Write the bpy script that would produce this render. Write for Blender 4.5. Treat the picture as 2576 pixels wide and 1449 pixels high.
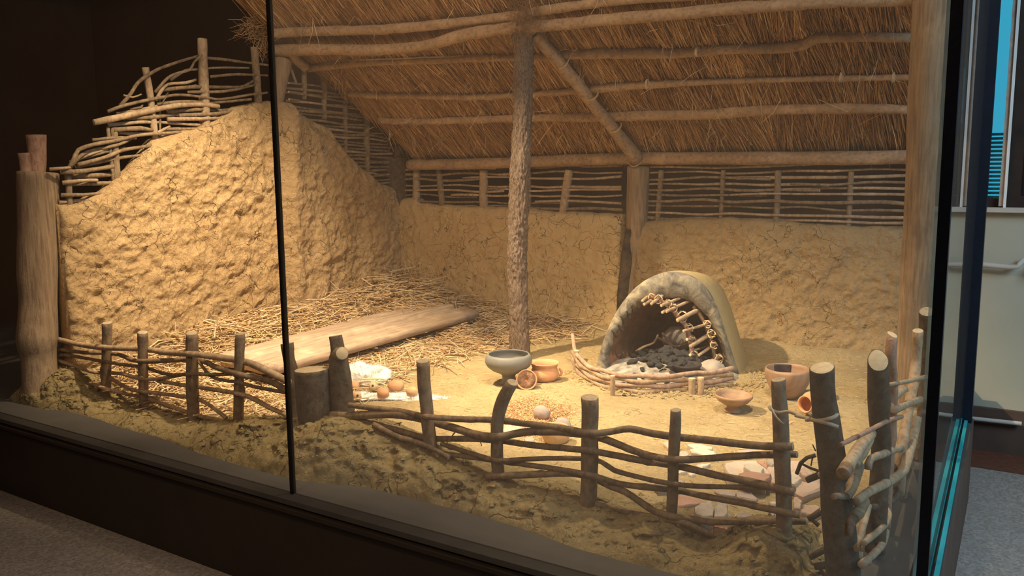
import bpy, bmesh, math, random
import numpy as np
from mathutils import Vector, Matrix
random.seed(7); RNG = np.random.default_rng(7)
for o in list(bpy.data.objects): bpy.data.objects.remove(o)
SC = bpy.context.scene; COL = SC.collection
W, H, F = 2576., 1449., 2100.
# ------------------------------------------------------------------ camera
yaw, pitch, roll = math.radians(32.2), math.radians(8.0), math.radians(-0.6)
CAM = np.array([0, 0, 1.2])
fw = np.array([-math.sin(yaw)*math.cos(pitch), math.cos(yaw)*math.cos(pitch), -math.sin(pitch)])
rt0 = np.array([math.cos(yaw), math.sin(yaw), 0]); up0 = np.cross(rt0, fw)
rt = rt0*math.cos(roll)+up0*math.sin(roll); up = -rt0*math.sin(roll)+up0*math.cos(roll)
cd = bpy.data.cameras.new('camera'); cam = bpy.data.objects.new('camera', cd); COL.objects.link(cam)
cd.sensor_width = 36; cd.lens = F/W*36; cd.clip_start = .05; cd.clip_end = 60
cam.matrix_world = Matrix(((rt[0], up[0], -fw[0], CAM[0]), (rt[1], up[1], -fw[1], CAM[1]), (rt[2], up[2], -fw[2], CAM[2]), (0, 0, 0, 1)))
SC.camera = cam
# ------------------------------------------------------------------ world, lights, exposure
SC.view_settings.view_transform = 'Standard'; SC.view_settings.look = 'None'
SC.view_settings.gamma = 1; SC.view_settings.use_curve_mapping = False; SC.view_settings.exposure = 0.46
wd = bpy.data.worlds.new('world'); SC.world = wd; wd.use_nodes = True
wd.node_tree.nodes['Background'].inputs[0].default_value = (1.0, .75, .5, 1)
wd.node_tree.nodes['Background'].inputs[1].default_value = 0.03
WARM = (1.0, .77, .47)
def spot(name, loc, tgt, energy, size, blend, color=WARM, rad=.03):
    l = bpy.data.lights.new(name, 'SPOT'); l.energy = energy; l.spot_size = math.radians(size); l.spot_blend = blend
    l.color = color; l.shadow_soft_size = rad
    o = bpy.data.objects.new(name, l); COL.objects.link(o); o.location = loc
    o.rotation_euler = (Vector(tgt)-Vector(loc)).to_track_quat('-Z', 'Y').to_euler(); return o
def area(name, loc, tgt, energy, sx, sy, color):
    l = bpy.data.lights.new(name, 'AREA'); l.energy = energy; l.shape = 'RECTANGLE'; l.size = sx; l.size_y = sy; l.color = color
    o = bpy.data.objects.new(name, l); COL.objects.link(o); o.location = loc
    o.rotation_euler = (Vector(tgt)-Vector(loc)).to_track_quat('-Z', 'Y').to_euler(); return o
spot('spot_lamp_bed', (-2.9, 2.7, 2.75), (-4.1, 3.4, .28), 500, 65, 1.0)
spot('spot_lamp_oven', (-2.95, 2.9, 2.6), (-1.75, 4.0, .1), 540, 58, .8)
spot('spot_lamp_floor', (-.75, 2.7, 2.75), (-2.0, 3.7, .05), 210, 66, .9)
spot('spot_lamp_corner', (-.85, 3.1, 2.7), (-.65, 2.7, .1), 115, 62, .9)
spot('spot_lamp_wool', (-1.9, 2.65, 2.75), (-2.7, 3.2, .05), 190, 56, .9)
spot('front_fill_spot', (-1.8, -.6, 3.4), (-2.2, 2.5, .3), 90, 62, .9, (1, .76, .5), .15)  # added fill from the room side, brightens the fence fronts and bank
area('daylight_from_side_window', (2.6, 2.6, 2.7), (.7, 3.9, -.4), 90, 1.6, 2.0, (.6, .8, 1.0))
area('roof_fill_area', (-2.3, 2.3, 2.88), (-2.3, 4.4, 1.2), 24, 3.6, .08, (1, .74, .46))  # added fill inside the case, lifts the roof underside
area('room_fill_area', (-2.5, -1.2, 2.9), (-2.5, 1.0, 0), 16, 2.0, 1.0, (1, .62, .4))  # unseen lamp added to light the room for the veil on the glass

# ------------------------------------------------------------------ pixel <-> place helpers (pixels of the 2576x1449 photograph)
def at(x, y, X=None, Y=None, Z=None):
    r = fw*F+rt*(x-W/2)-up*(y-H/2)
    if X is not None: t = (X-CAM[0])/r[0]
    elif Y is not None: t = (Y-CAM[1])/r[1]
    else: t = (Z-CAM[2])/r[2]
    return Vector(CAM+r*t)
def rad(px, p): return px*float((np.array(p)-CAM) @ fw)/F

# ------------------------------------------------------------------ value noise
def _h(i, j, k, s):
    n = (i*374761393+j*668265263+k*2147483647+s*974634777) & 0xffffffff
    n = ((n ^ (n >> 13))*1274126177) & 0xffffffff
    return ((n ^ (n >> 16)) & 0xffff)/65535.
def vn(x, y, z=0, s=0):
    x, y, z = np.broadcast_arrays(np.asarray(x, float), np.asarray(y, float), np.asarray(z, float))
    i, j, k = np.floor(x).astype(np.int64), np.floor(y).astype(np.int64), np.floor(z).astype(np.int64)
    a, b, c = x-i, y-j, z-k; a = a*a*(3-2*a); b = b*b*(3-2*b); c = c*c*(3-2*c)
    r = 0
    for di in (0, 1):
        for dj in (0, 1):
            for dk in (0, 1):
                r = r+_h(i+di, j+dj, k+dk, s)*(a if di else 1-a)*(b if dj else 1-b)*(c if dk else 1-c)
    return r*2-1
def fbm(x, y, z=0, o=4, s=0):
    r = 0; a = 1; t = 0
    for q in range(o):
        r = r+a*vn(np.asarray(x)*2**q, np.asarray(y)*2**q, np.asarray(z)*2**q, s+q*17); t += a; a *= .5
    return r/t
def sst(a, b, x):
    t = np.clip((np.asarray(x, float)-a)/(b-a), 0, 1); return t*t*(3-2*t)

# ------------------------------------------------------------------ materials
class NT:
    def __init__(s, name):
        s.m = bpy.data.materials.new(name); s.m.use_nodes = True; s.t = s.m.node_tree; s.b = s.t.nodes['Principled BSDF']
        s.b.inputs['Specular IOR Level'].default_value = .25
        s.c = s.n('ShaderNodeTexCoord').outputs['Object']
    def n(s, k, **kw):
        q = s.t.nodes.new(k)
        for a, v in kw.items():
            if a[0] == '_': q.inputs[int(a[1:]) if a[1:].isdigit() else a[1:]].default_value = v
            else: setattr(q, a, v)
        return q
    def l(s, a, b): s.t.links.new(a, b)
    def noise(s, scale, detail=4, rough=.55, vec=None, dist=0):
        q = s.n('ShaderNodeTexNoise'); q.inputs['Scale'].default_value = scale; q.inputs['Detail'].default_value = detail
        q.inputs['Roughness'].default_value = rough; q.inputs['Distortion'].default_value = dist
        s.l(vec if vec else s.c, q.inputs['Vector']); return q.outputs['Fac']
    def mapv(s, sx, sy, sz):
        q = s.n('ShaderNodeMapping'); q.inputs['Scale'].default_value = (sx, sy, sz); s.l(s.c, q.inputs['Vector']); return q.outputs[0]
    def ramp(s, fac, stops):
        q = s.n('ShaderNodeValToRGB'); e = q.color_ramp.elements
        while len(e) < len(stops): e.new(.5)
        for el, (p, c) in zip(e, stops): el.position = p; el.color = (*c, 1) if len(c) == 3 else c
        s.l(fac, q.inputs[0]); return q.outputs[0]
    def mix(s, fac, a, b, mode='MIX'):
        q = s.n('ShaderNodeMix', data_type='RGBA', blend_type=mode)
        for v, i in ((fac, 0), (a, 6), (b, 7)):
            if isinstance(v, (int, float)): q.inputs[i].default_value = v
            elif isinstance(v, tuple): q.inputs[i].default_value = (*v, 1)
            else: s.l(v, q.inputs[i])
        return q.outputs[2]
    def math(s, op, a, b=0., c=0.):
        q = s.n('ShaderNodeMath', operation=op)
        for v, i in ((a, 0), (b, 1), (c, 2)):
            if isinstance(v, (int, float)): q.inputs[i].default_value = v
            else: s.l(v, q.inputs[i])
        return q.outputs[0]
    def bump(s, h, strength=.5, dist=.01, prev=None):
        q = s.n('ShaderNodeBump'); q.inputs['Strength'].default_value = strength; q.inputs['Distance'].default_value = dist
        s.l(h, q.inputs['Height'])
        if prev: s.l(prev, q.inputs['Normal'])
        return q.outputs[0]
    def done(s, col=None, nrm=None, rough=.85, spec=None):
        if col is not None:
            if isinstance(col, tuple): s.b.inputs['Base Color'].default_value = (*col, 1)
            else: s.l(col, s.b.inputs['Base Color'])
        if nrm: s.l(nrm, s.b.inputs['Normal'])
        if isinstance(rough, float): s.b.inputs['Roughness'].default_value = rough
        else: s.l(rough, s.b.inputs['Roughness'])
        if spec is not None: s.b.inputs['Specular IOR Level'].default_value = spec
        return s.m
def daub_mat(name, ca, cb, crack=7., cw=.035, cmask=.46, rough_amt=1.0, fine=1.0):
    t = NT(name)
    big = t.noise(3.2, 5); sm = t.noise(28, 6, .65)
    col = t.mix(t.ramp(big, [(.35, (0, 0, 0)), (.65, (1, 1, 1))]), ca, cb)
    col = t.mix(t.math('MULTIPLY', t.ramp(sm, [(.4, (0, 0, 0)), (.7, (1, 1, 1))]), .35), col, tuple(min(1, c*1.25) for c in cb))
    dv = t.n('ShaderNodeTexNoise'); dv.inputs['Scale'].default_value = 6; dv.inputs['Detail'].default_value = 4; t.l(t.c, dv.inputs['Vector'])
    av = t.n('ShaderNodeVectorMath', operation='MULTIPLY_ADD'); t.l(dv.outputs['Color'], av.inputs[0]); av.inputs[1].default_value = (.22, .22, .22); t.l(t.c, av.inputs[2])
    def cracks(scale, w, m, seed):
        v = t.n('ShaderNodeTexVoronoi', feature='DISTANCE_TO_EDGE'); v.inputs['Scale'].default_value = scale; t.l(av.outputs[0], v.inputs['Vector'])
        line = t.ramp(v.outputs['Distance'], [(0, (1, 1, 1)), (w, (0, 0, 0))])
        mp = t.n('ShaderNodeMapping'); mp.inputs['Location'].default_value = (seed, seed*.7, seed*1.3); t.l(t.c, mp.inputs['Vector'])
        nz = t.noise(scale*.55, 3, vec=mp.outputs[0])
        return t.math('MULTIPLY', line, t.ramp(nz, [(m, (0, 0, 0)), (m+.09, (1, 1, 1))]))
    c1 = cracks(crack, cw, cmask, 3.1); c2 = cracks(crack*2.3, cw*1.3, cmask+.08, 9.7)
    cr = t.math('MAXIMUM', c1, t.math('MULTIPLY', c2, .75))
    col = t.mix(t.math('MULTIPLY', cr, .8), col, tuple(c*.28 for c in ca))
    n = t.bump(t.noise(13, 6, .65, dist=.3), .5*rough_amt, .035)
    n = t.bump(t.noise(30, 4, .6, dist=1.0), min(1., .7*rough_amt), .026, n)
    n = t.bump(t.noise(55, 6, .75, dist=.4), min(1., .5*fine), .014*max(1, fine*.7), n)
    n = t.bump(t.math('SUBTRACT', 1., cr), .9, .03, n)
    return t.done(col, n, .95, .1)
def bark_mat(name, ca, cb, vscale=(11, 11, 6), st=.6, dist=.01, lich=None):
    t = NT(name); v = t.mapv(*vscale)
    a = t.noise(4.0, 6, .65, v, .4); b = t.noise(7, 4)
    col = t.mix(t.ramp(a, [(.3, (0, 0, 0)), (.7, (1, 1, 1))]), ca, cb)
    col = t.mix(t.math('MULTIPLY', t.ramp(b, [(.5, (0, 0, 0)), (.75, (1, 1, 1))]), .5), col, lich or tuple(min(1, c*1.5) for c in cb))
    rg = t.n('ShaderNodeTexNoise'); rg.inputs['Scale'].default_value = 5; rg.inputs['Detail'].default_value = 6; t.l(t.mapv(*[q_*.9 for q_ in vscale]), rg.inputs['Vector'])
    col = t.mix(t.math('MULTIPLY', t.ramp(rg.outputs['Fac'], [(.5, (0, 0, 0)), (.66, (1, 1, 1))]), .45), col, tuple(c*.5 for c in ca))
    n = t.bump(a, st, dist); n = t.bump(t.noise(60, 5, .75), .5, .005, n)
    return t.done(col, n, .82, .25)
def plain(name, ca, cb, scale=12, rough=.8, st=.25, dist=.004, spec=.25, bs=None):
    t = NT(name); a = t.noise(scale, 5, .6)
    col = t.mix(t.ramp(a, [(.35, (0, 0, 0)), (.65, (1, 1, 1))]), ca, cb)
    return t.done(col, t.bump(t.noise(bs or scale*4, 5, .65), st, dist), float(rough), spec)
def rnd_mat(name, stops, rough=.7):
    t = NT(name); a = t.n('ShaderNodeAttribute'); a.attribute_name = 'rnd'
    return t.done(t.ramp(a.outputs['Fac'], stops), None, float(rough), .3)
M = {}
M['daub_left'] = daub_mat('daub_ochre_rough', (.55, .37, .19), (.65, .455, .25), 7.5, .014, .475, 1.2, 1.6)
M['daub_back'] = daub_mat('daub_ochre_smooth', (.52, .37, .19), (.58, .42, .22), 9.0, .0105, .44, .3, .6)
M['daub_back2'] = daub_mat('daub_brown_rough', (.45, .31, .16), (.52, .37, .19), 10.0, .013, .5, .9, 1.6)
M['earth'] = daub_mat('trodden_clay_floor', (.54, .41, .22), (.66, .52, .29), 6.0, .009, .6, 1.0, 1.8)
M['bank'] = daub_mat('dried_mud_bank', (.46, .35, .17), (.58, .45, .23), 5.0, .026, .46, 1.2, 2.6)
M['bark_grey'] = bark_mat('grey_brown_bark', (.16, .11, .068), (.33, .24, .155), st=.4, dist=.005)
M['bark_tan'] = bark_mat('tan_bark', (.3, .205, .13), (.52, .385, .255), st=.35, dist=.004)
M['bark_dark'] = bark_mat('dark_bark', (.045, .034, .024), (.14, .105, .07), (10, 10, 8), .6, .01, (.2, .17, .14))
M['bark_red'] = bark_mat('reddish_bark', (.36, .2, .13), (.5, .31, .22))
M['purlin'] = bark_mat('smoked_pole', (.3, .19, .115), (.46, .32, .2), (10, 10, 10), .5, .008)
M['old_wood'] = bark_mat('weathered_peeled_wood', (.21, .14, .088), (.37, .265, .17), (18, 18, 1.2), .45, .008)
M['cut'] = plain('fresh_cut_wood', (.62, .48, .3), (.75, .6, .4), 60, .8)
M['cut_dull'] = plain('weathered_cut_wood', (.4, .31, .21), (.55, .44, .31), 60, .8)
M['plank'] = bark_mat('pale_hewn_plank', (.36, .26, .185), (.55, .42, .31), (14, 1.0, 14), .5, .006)
M['straw'] = rnd_mat('dry_straw', [(0, (.4, .25, .12)), (.45, (.68, .48, .27)), (1, (.9, .72, .47))])
M['thatch'] = rnd_mat('reed_thatch', [(0, (.2, .105, .05)), (.5, (.5, .29, .145)), (.85, (.66, .42, .22)), (1, (.85, .62, .36))], .8)
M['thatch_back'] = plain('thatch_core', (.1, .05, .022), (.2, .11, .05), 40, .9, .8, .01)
M['cord'] = plain('pale_cord', (.5, .34, .2), (.66, .48, .3), 80, .8)
M['leather'] = plain('pale_hide_strap', (.45, .38, .29), (.56, .49, .38), 50, .7)
M['oven'] = plain('smoothed_oven_clay', (.5, .395, .21), (.43, .335, .175), 5, .9, .3, .01, .1, 30)
t = NT('sooty_oven_front'); a = t.noise(9, 6, .65, dist=1.2); v = t.noise(60, 5, .7)
M['soot'] = t.done(t.ramp(a, [(.36, (.1, .09, .085)), (.52, (.26, .235, .19)), (.68, (.5, .43, .28))]), t.bump(v, .6, .008), .95, .1)
t = NT('scorched_oven_lining'); a = t.noise(6, 6, .65)
M['scorch'] = t.done(t.ramp(a, [(.3, (.14, .07, .045)), (.55, (.36, .16, .08)), (.75, (.6, .28, .13))]), t.bump(t.noise(50, 5, .7), .6, .01), .85)
M['ash'] = plain('grey_ash', (.22, .2, .18), (.56, .52, .47), 22, .95, .9, .012, .1, 60)
M['charcoal'] = plain('charcoal', (.02, .02, .022), (.075, .075, .08), 30, .6, .6, .006, .4)
M['greybowl'] = plain('grey_burnished_pottery', (.17, .17, .16), (.21, .21, .2), 4, .55, .1, .002, .35)
M['orangepot'] = plain('orange_terracotta', (.62, .31, .16), (.7, .38, .21), 6, .7, .12, .002)
t = NT('brown_earthenware'); a = t.noise(7, 5, .6, dist=.8)
M['brownpot'] = t.done(t.ramp(a, [(.3, (.24, .155, .1)), (.5, (.38, .24, .155)), (.72, (.5, .3, .185))]), t.bump(t.noise(40, 4), .2, .003), .5, .35)
M['disc'] = plain('pitted_brown_clay', (.2, .1, .06), (.42, .24, .15), 40, .9, .9, .01)
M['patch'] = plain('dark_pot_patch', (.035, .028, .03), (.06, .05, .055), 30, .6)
M['wool'] = plain('white_fleece', (.88, .87, .84), (.94, .93, .9), 30, 1.0, .15, .008, .05)
M['clay_red'] = plain('red_fired_clay', (.56, .3, .17), (.66, .38, .22), 20, .9, .4, .006)
M['clay_tan'] = plain('tan_clay', (.58, .37, .2), (.68, .46, .27), 20, .9, .4, .006)
M['clay_pale'] = plain('pale_clay', (.62, .47, .28), (.7, .55, .35), 20, .9, .4, .006)
M['st_grey'] = plain('grey_stone', (.36, .31, .27), (.5, .44, .38), 14, .85, .5, .006)
M['st_white'] = plain('white_stone', (.58, .52, .44), (.72, .66, .56), 14, .85, .4, .005)
M['st_pink'] = plain('pink_sandstone', (.5, .37, .3), (.62, .48, .4), 10, .85, .4, .005)
M['st_quern'] = plain('pale_quern_stone', (.58, .48, .4), (.68, .58, .49), 12, .85, .5, .006)
M['st_red'] = plain('red_sandstone', (.42, .25, .19), (.52, .32, .25), 14, .85, .4, .005)
M['st_lilac'] = plain('lilac_slate', (.34, .28, .26), (.44, .37, .34), 14, .85, .4, .005)
M['grain'] = rnd_mat('wheat_grain', [(0, (.5, .24, .11)), (.5, (.72, .4, .2)), (1, (.85, .6, .36))], .6)
M['plinth'] = plain('matt_black_plinth', (.028, .02, .014), (.034, .025, .018), 3, .6, .05)
M['plinth_top'] = plain('charcoal_plinth_top', (.06, .055, .052), (.075, .07, .066), 4, .75, .1)
M['black'] = plain('black_sealant', (.006, .005, .004), (.01, .008, .006), 10, .35)
M['navy'] = plain('dark_metal_profile', (.008, .011, .02), (.01, .014, .025), 10, .4)
M['teal'] = plain('green_glass_edge', (.02, .3, .33), (.05, .42, .46), 3, .15, .05, .002, .6)
M['dark_wall'] = plain('dark_brown_wall', (.11, .06, .035), (.13, .075, .044), 2, .9, .1)
M['cream_wall'] = plain('cream_plaster', (.42, .42, .33), (.46, .455, .36), 2, .9, .1)
M['skirt'] = plain('brown_dado', (.09, .06, .045), (.11, .075, .055), 5, .7)
M['frame'] = plain('dark_brown_window_wood', (.028, .018, .014), (.04, .026, .02), 10, .5)
M['pipe'] = plain('grey_white_paint', (.5, .48, .42), (.55, .53, .47), 8, .5)
M['curtain'] = plain('white_curtain', (.8, .82, .8), (.85, .87, .85), 8, .8)
t = NT('terrazzo_floor')
v = t.n('ShaderNodeTexVoronoi'); v.inputs['Scale'].default_value = 90; t.l(t.c, v.inputs['Vector'])
M['terrazzo'] = t.done(t.mix(.7, t.ramp(v.outputs['Color'], [(.1, (.1, .085, .07)), (.5, (.33, .3, .27)), (.9, (.62, .6, .56))]), (.3, .265, .23)), None, .45, .4)
M['red_strip'] = plain('red_brown_floor_border', (.13, .05, .03), (.17, .07, .045), 30, .5)
M['dark_strip'] = plain('dark_floor_border', (.05, .05, .055), (.07, .07, .075), 60, .5)
def glass_mat(name, gl, haze, tint=(1, 1, 1)):
    m = bpy.data.materials.new(name); m.use_nodes = True; t = m.node_tree; t.nodes.clear()
    o = t.nodes.new('ShaderNodeOutputMaterial'); tr = t.nodes.new('ShaderNodeBsdfTransparent'); tr.inputs[0].default_value = (*tint, 1)
    g = t.nodes.new('ShaderNodeBsdfGlossy'); g.inputs['Roughness'].default_value = .0
    d = t.nodes.new('ShaderNodeBsdfDiffuse'); d.inputs[0].default_value = (.9, .85, .8, 1)
    tl = t.nodes.new('ShaderNodeBsdfTranslucent'); tl.inputs[0].default_value = (.9, .85, .8, 1)
    dt = t.nodes.new('ShaderNodeMixShader'); dt.inputs[0].default_value = .5
    m1 = t.nodes.new('ShaderNodeMixShader'); m2 = t.nodes.new('ShaderNodeMixShader')
    fr = t.nodes.new('ShaderNodeFresnel'); ge = t.nodes.new('ShaderNodeNewGeometry'); mx = t.nodes.new('ShaderNodeMix'); mx.inputs[2].default_value = gl; mx.inputs[3].default_value = 1/gl
    t.links.new(ge.outputs['Backfacing'], mx.inputs[0]); t.links.new(mx.outputs[0], fr.inputs['IOR']); t.links.new(fr.outputs[0], m1.inputs[0]); m2.inputs[0].default_value = haze
    L = t.links.new
    L(d.outputs[0], dt.inputs[1]); L(tl.outputs[0], dt.inputs[2]); L(tr.outputs[0], m1.inputs[1]); L(g.outputs[0], m1.inputs[2])
    L(m1.outputs[0], m2.inputs[1]); L(dt.outputs[0], m2.inputs[2]); L(m2.outputs[0], o.inputs[0]); return m
M['glass_l'] = glass_mat('clear_glass', 1.45, .014)
M['glass_r'] = glass_mat('reflection_veil_glass', 1.5, .06)  # diffuse haze painted in as the veil of the reflected room
M['glass_s'] = glass_mat('side_glass', 1.7, .02, (.86, .95, .95))
M['window_glass'] = glass_mat('window_pane_glass', 1.5, .03, (.5, .85, .95))
def emit(name, c, s):
    m = bpy.data.materials.new(name); m.use_nodes = True; b = m.node_tree.nodes['Principled BSDF']
    b.inputs['Emission Color'].default_value = (*c, 1); b.inputs['Emission Strength'].default_value = s; b.inputs['Base Color'].default_value = (0, 0, 0, 1); return m
M['sky'] = emit('daylight_outside', (.2, .62, .75), .62)

# ------------------------------------------------------------------ objects
def link(o, parent=None):
    COL.objects.link(o)
    if parent: o.parent = parent
    return o
def worg(o):
    v = Vector((0, 0, 0))
    while o: v = v+o.location; o = o.parent
    return v
def obj(name, verts, faces, mats, parent=None, org=None, smooth=True, mi=None, rnd=None, kind=None):
    """verts in world space; stored relative to org (own origin)"""
    me = bpy.data.meshes.new(name); v = np.asarray([tuple(p) for p in verts] if not isinstance(verts, np.ndarray) else verts, float)
    if org is None: org = Vector(v.mean(0)) if parent is None else worg(parent)
    org = Vector(org)
    v = v-np.array(org)
    if isinstance(faces, np.ndarray):
        nf, k = faces.shape
        me.vertices.add(len(v)); me.vertices.foreach_set('co', v.astype(np.float32).ravel())
        me.loops.add(nf*k); me.loops.foreach_set('vertex_index', faces.astype(np.int32).ravel())
        me.polygons.add(nf); me.polygons.foreach_set('loop_start', np.arange(0, nf*k, k, dtype=np.int32))
        try: me.polygons.foreach_set('loop_total', np.full(nf, k, dtype=np.int32))
        except Exception: pass
        me.update(calc_edges=True); me.validate()
    else:
        me.from_pydata([tuple(p) for p in v], [], faces)
    mats = mats if isinstance(mats, (list, tuple)) else [mats]
    for m in mats: me.materials.append(M[m])
    if smooth: me.polygons.foreach_set('use_smooth', np.ones(len(me.polygons), dtype=bool))
    if mi is not None: me.polygons.foreach_set('material_index', np.asarray(mi, dtype=np.int32))
    if rnd is not None:
        a = me.attributes.new('rnd', 'FLOAT', 'POINT'); a.data.foreach_set('value', np.asarray(rnd, np.float32))
    me.update()
    o = bpy.data.objects.new(name, me); link(o, parent)
    o.location = org-(worg(parent) if parent else Vector((0, 0, 0)))
    if kind: o['kind'] = kind
    return o
def thing(name, label, cat, loc, group=None):
    o = bpy.data.objects.new(name, None); o.empty_display_size = .05; link(o); o.location = loc
    return tag(o, label, cat, group)
def tag(o, label, cat, group=None):
    o['label'] = label; o['category'] = cat
    if group: o['group'] = group
    return o
def struct(o): o['kind'] = 'structure'; return o
def box(x0, x1, y0, y1, z0, z1):
    v = [(x, y, z) for x in (x0, x1) for y in (y0, y1) for z in (z0, z1)]
    return v, [(0, 1, 3, 2), (4, 6, 7, 5), (0, 4, 5, 1), (2, 3, 7, 6), (0, 2, 6, 4), (1, 5, 7, 3)]
def join(parts):
    V = []; Fc = []
    for v, f in parts: n = len(V); V += [tuple(p) for p in v]; Fc += [tuple(i+n for i in q) for q in f]
    return V, Fc
def bobj(name, b, mat, parent=None, **k): return obj(name, *box(*b), mat, parent, smooth=False, **k)
def smooth_path(pts, rs, step=.03):
    P = [Vector(p) for p in pts]
    if len(P) == 2:
        n = max(2, int((P[1]-P[0]).length/step)+1)
        return [P[0].lerp(P[1], i/(n-1)) for i in range(n)], [rs[0]+(rs[1]-rs[0])*i/(n-1) for i in range(n)]
    E_ = [P[0]*2-P[1]]+P+[P[-1]*2-P[-2]]; out = []; ro = []
    for i in range(len(P)-1):
        a, b, c, d = E_[i:i+4]; n = max(1, int((c-b).length/step))
        for k in range(n):
            t = k/n
            out.append(.5*((2*b)+(c-a)*t+(2*a-5*b+4*c-d)*t*t+(3*b-a-3*c+d)*t**3)); ro.append(rs[i]+(rs[i+1]-rs[i])*t)
    out.append(P[-1]); ro.append(rs[-1]); return out, ro
SEED = [0]
def tube(pts, rs, sides=10, amp=.07, step=.03, knots=0, caps=True, tilt=None, fr=1.0, ridge=0):
    """returns verts, faces, mat index; cap faces carry index 1"""
    if not isinstance(rs, (list, tuple)): rs = [rs]*len(pts)
    if len(rs) == 2 and len(pts) > 2: rs = [rs[0]+(rs[1]-rs[0])*i/(len(pts)-1) for i in range(len(pts))]
    P, R = smooth_path(pts, rs, step); n = len(P); SEED[0] += 1; s = SEED[0]*3.71
    T = [(P[min(i+1, n-1)]-P[max(i-1, 0)]).normalized() for i in range(n)]
    ref = Vector((0, 0, 1)) if abs(T[0].z) < .8 else Vector((1, 0, 0))
    u = (ref-T[0]*ref.dot(T[0])).normalized(); V = []
    L = 0; kn = [(random.random(), random.random()*6.28, random.uniform(.25, .55)) for _ in range(knots)]
    tot = sum((P[i+1]-P[i]).length for i in range(n-1)) or 1
    for i in range(n):
        if i: L += (P[i]-P[i-1]).length
        u = (u-T[i]*u.dot(T[i])).normalized(); w = T[i].cross(u); r = R[i]
        th = np.arange(sides)/sides*2*math.pi
        k = 1+amp*2*vn(np.cos(th)*1.3*fr+s, np.sin(th)*1.3*fr+s*.3, L/max(r, .004)*.35*fr+s)+amp*.7*vn(np.cos(th)*.0+s, L/max(r, .004)*.16, 5)
        if ridge: k = k+ridge*(1-2*abs(vn(th*sides/6.2832*.16*1.0, np.zeros_like(th)+L*9+1.5*vn(th*2, L*20, s), s)))*.5+ridge*.8*vn(np.cos(th)*9, np.sin(th)*9, L*45+s)
        for q, a0, hh in kn:
            k = k+hh*min(1, .012/r)*math.exp(-((L-q*tot)/(r*1.2))**2)*np.exp(-((((th-a0)+math.pi) % 6.2832-math.pi)/.6)**2)
        for j in range(sides): V.append(P[i]+(u*math.cos(th[j])+w*math.sin(th[j]))*(r*float(k[j])))
    Fc = []; mi = []
    for i in range(n-1):
        for j in range(sides):
            a = i*sides+j; b = i*sides+(j+1) % sides; Fc.append((a, b, b+sides, a+sides)); mi.append(0)
    if caps:
        for base, p, t in ((0, P[0], -T[0]), ((n-1)*sides, P[-1], T[-1])):
            q = len(V)
            ring = [V[base+j] for j in range(sides)]
            for j in range(sides): V.append(p+(ring[j]-p)*.93+t*(R[0 if base == 0 else -1]*.04))
            for j in range(sides):
                a = base+j; b = base+(j+1) % sides
                Fc.append((b, a, q+j, q+(j+1) % sides) if base == 0 else (a, b, q+(j+1) % sides, q+j)); mi.append(0)
            Fc.append(tuple(q+j for j in (range(sides-1, -1, -1) if base == 0 else range(sides)))); mi.append(1)
    if tilt is not None:                      # shear the last rings for slanted saw cuts
        m_ = min(6, n-1); tv = Vector(tilt)
        for i in range(n-m_, n):
            f = (i-(n-m_)+1)/m_
            for j in range(sides): q = i*sides+j; V[q] = V[q]+T[-1]*((V[q]-P[i]).dot(tv)*f)
        for q in range(len(V)-sides, len(V)): V[q] = V[q]+T[-1]*((V[q]-P[-1]).dot(tv))
    return V, Fc, mi
def rod(name, parent, pts, rs, mat='bark_grey', cut='cut_dull', sides=9, org=None, **k):
    V, Fc, mi = tube(pts, rs, sides, **k)
    return obj(name, V, Fc, [mat, cut], parent, mi=mi, org=org if org is not None else pts[0])
def lathe(prof, c, segs=40, axis=None, wob=.01):
    """prof: list of (r,z), c base centre, axis: direction of z"""
    q = Vector((0, 0, 1)).rotation_difference(Vector(axis or (0, 0, 1)).normalized()); SEED[0] += 1
    V = []
    for i, (r, z) in enumerate(prof):
        for j in range(segs):
            a = j/segs*2*math.pi; rr = r*(1+wob*float(vn(math.cos(a)*1.2+SEED[0], math.sin(a)*1.2, z*8)))
            V.append(Vector(c)+q @ Vector((rr*math.cos(a), rr*math.sin(a), z)))
    Fc = [(i*segs+j, i*segs+(j+1) % segs, (i+1)*segs+(j+1) % segs, (i+1)*segs+j) for i in range(len(prof)-1) for j in range(segs)]
    Fc.append(tuple(range(segs-1, -1, -1))); Fc.append(tuple((len(prof)-1)*segs+j for j in range(segs)))
    return V, Fc
def blob(c, sx, sy, sz, amp=.15, fr=2., sub=3, rot=0, flat=None, seed=None):
    bm = bmesh.new(); bmesh.ops.create_icosphere(bm, subdivisions=sub, radius=1); SEED[0] += 1; s = seed if seed is not None else SEED[0]*2.3
    V = np.array([v.co[:] for v in bm.verts]); Fc = [tuple(v.index for v in f.verts) for f in bm.faces]; bm.free()
    k = 1+amp*fbm(V[:, 0]*fr+s, V[:, 1]*fr, V[:, 2]*fr, 3); V = V*k[:, None]
    if flat is not None: V[:, 2] = np.maximum(V[:, 2], flat)
    V = V*np.array([sx, sy, sz]); ca, sa = math.cos(rot), math.sin(rot)
    x = V[:, 0]*ca-V[:, 1]*sa; y = V[:, 0]*sa+V[:, 1]*ca; V[:, 0] = x; V[:, 1] = y
    return [Vector(p)+Vector(c) for p in V], Fc
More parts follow.
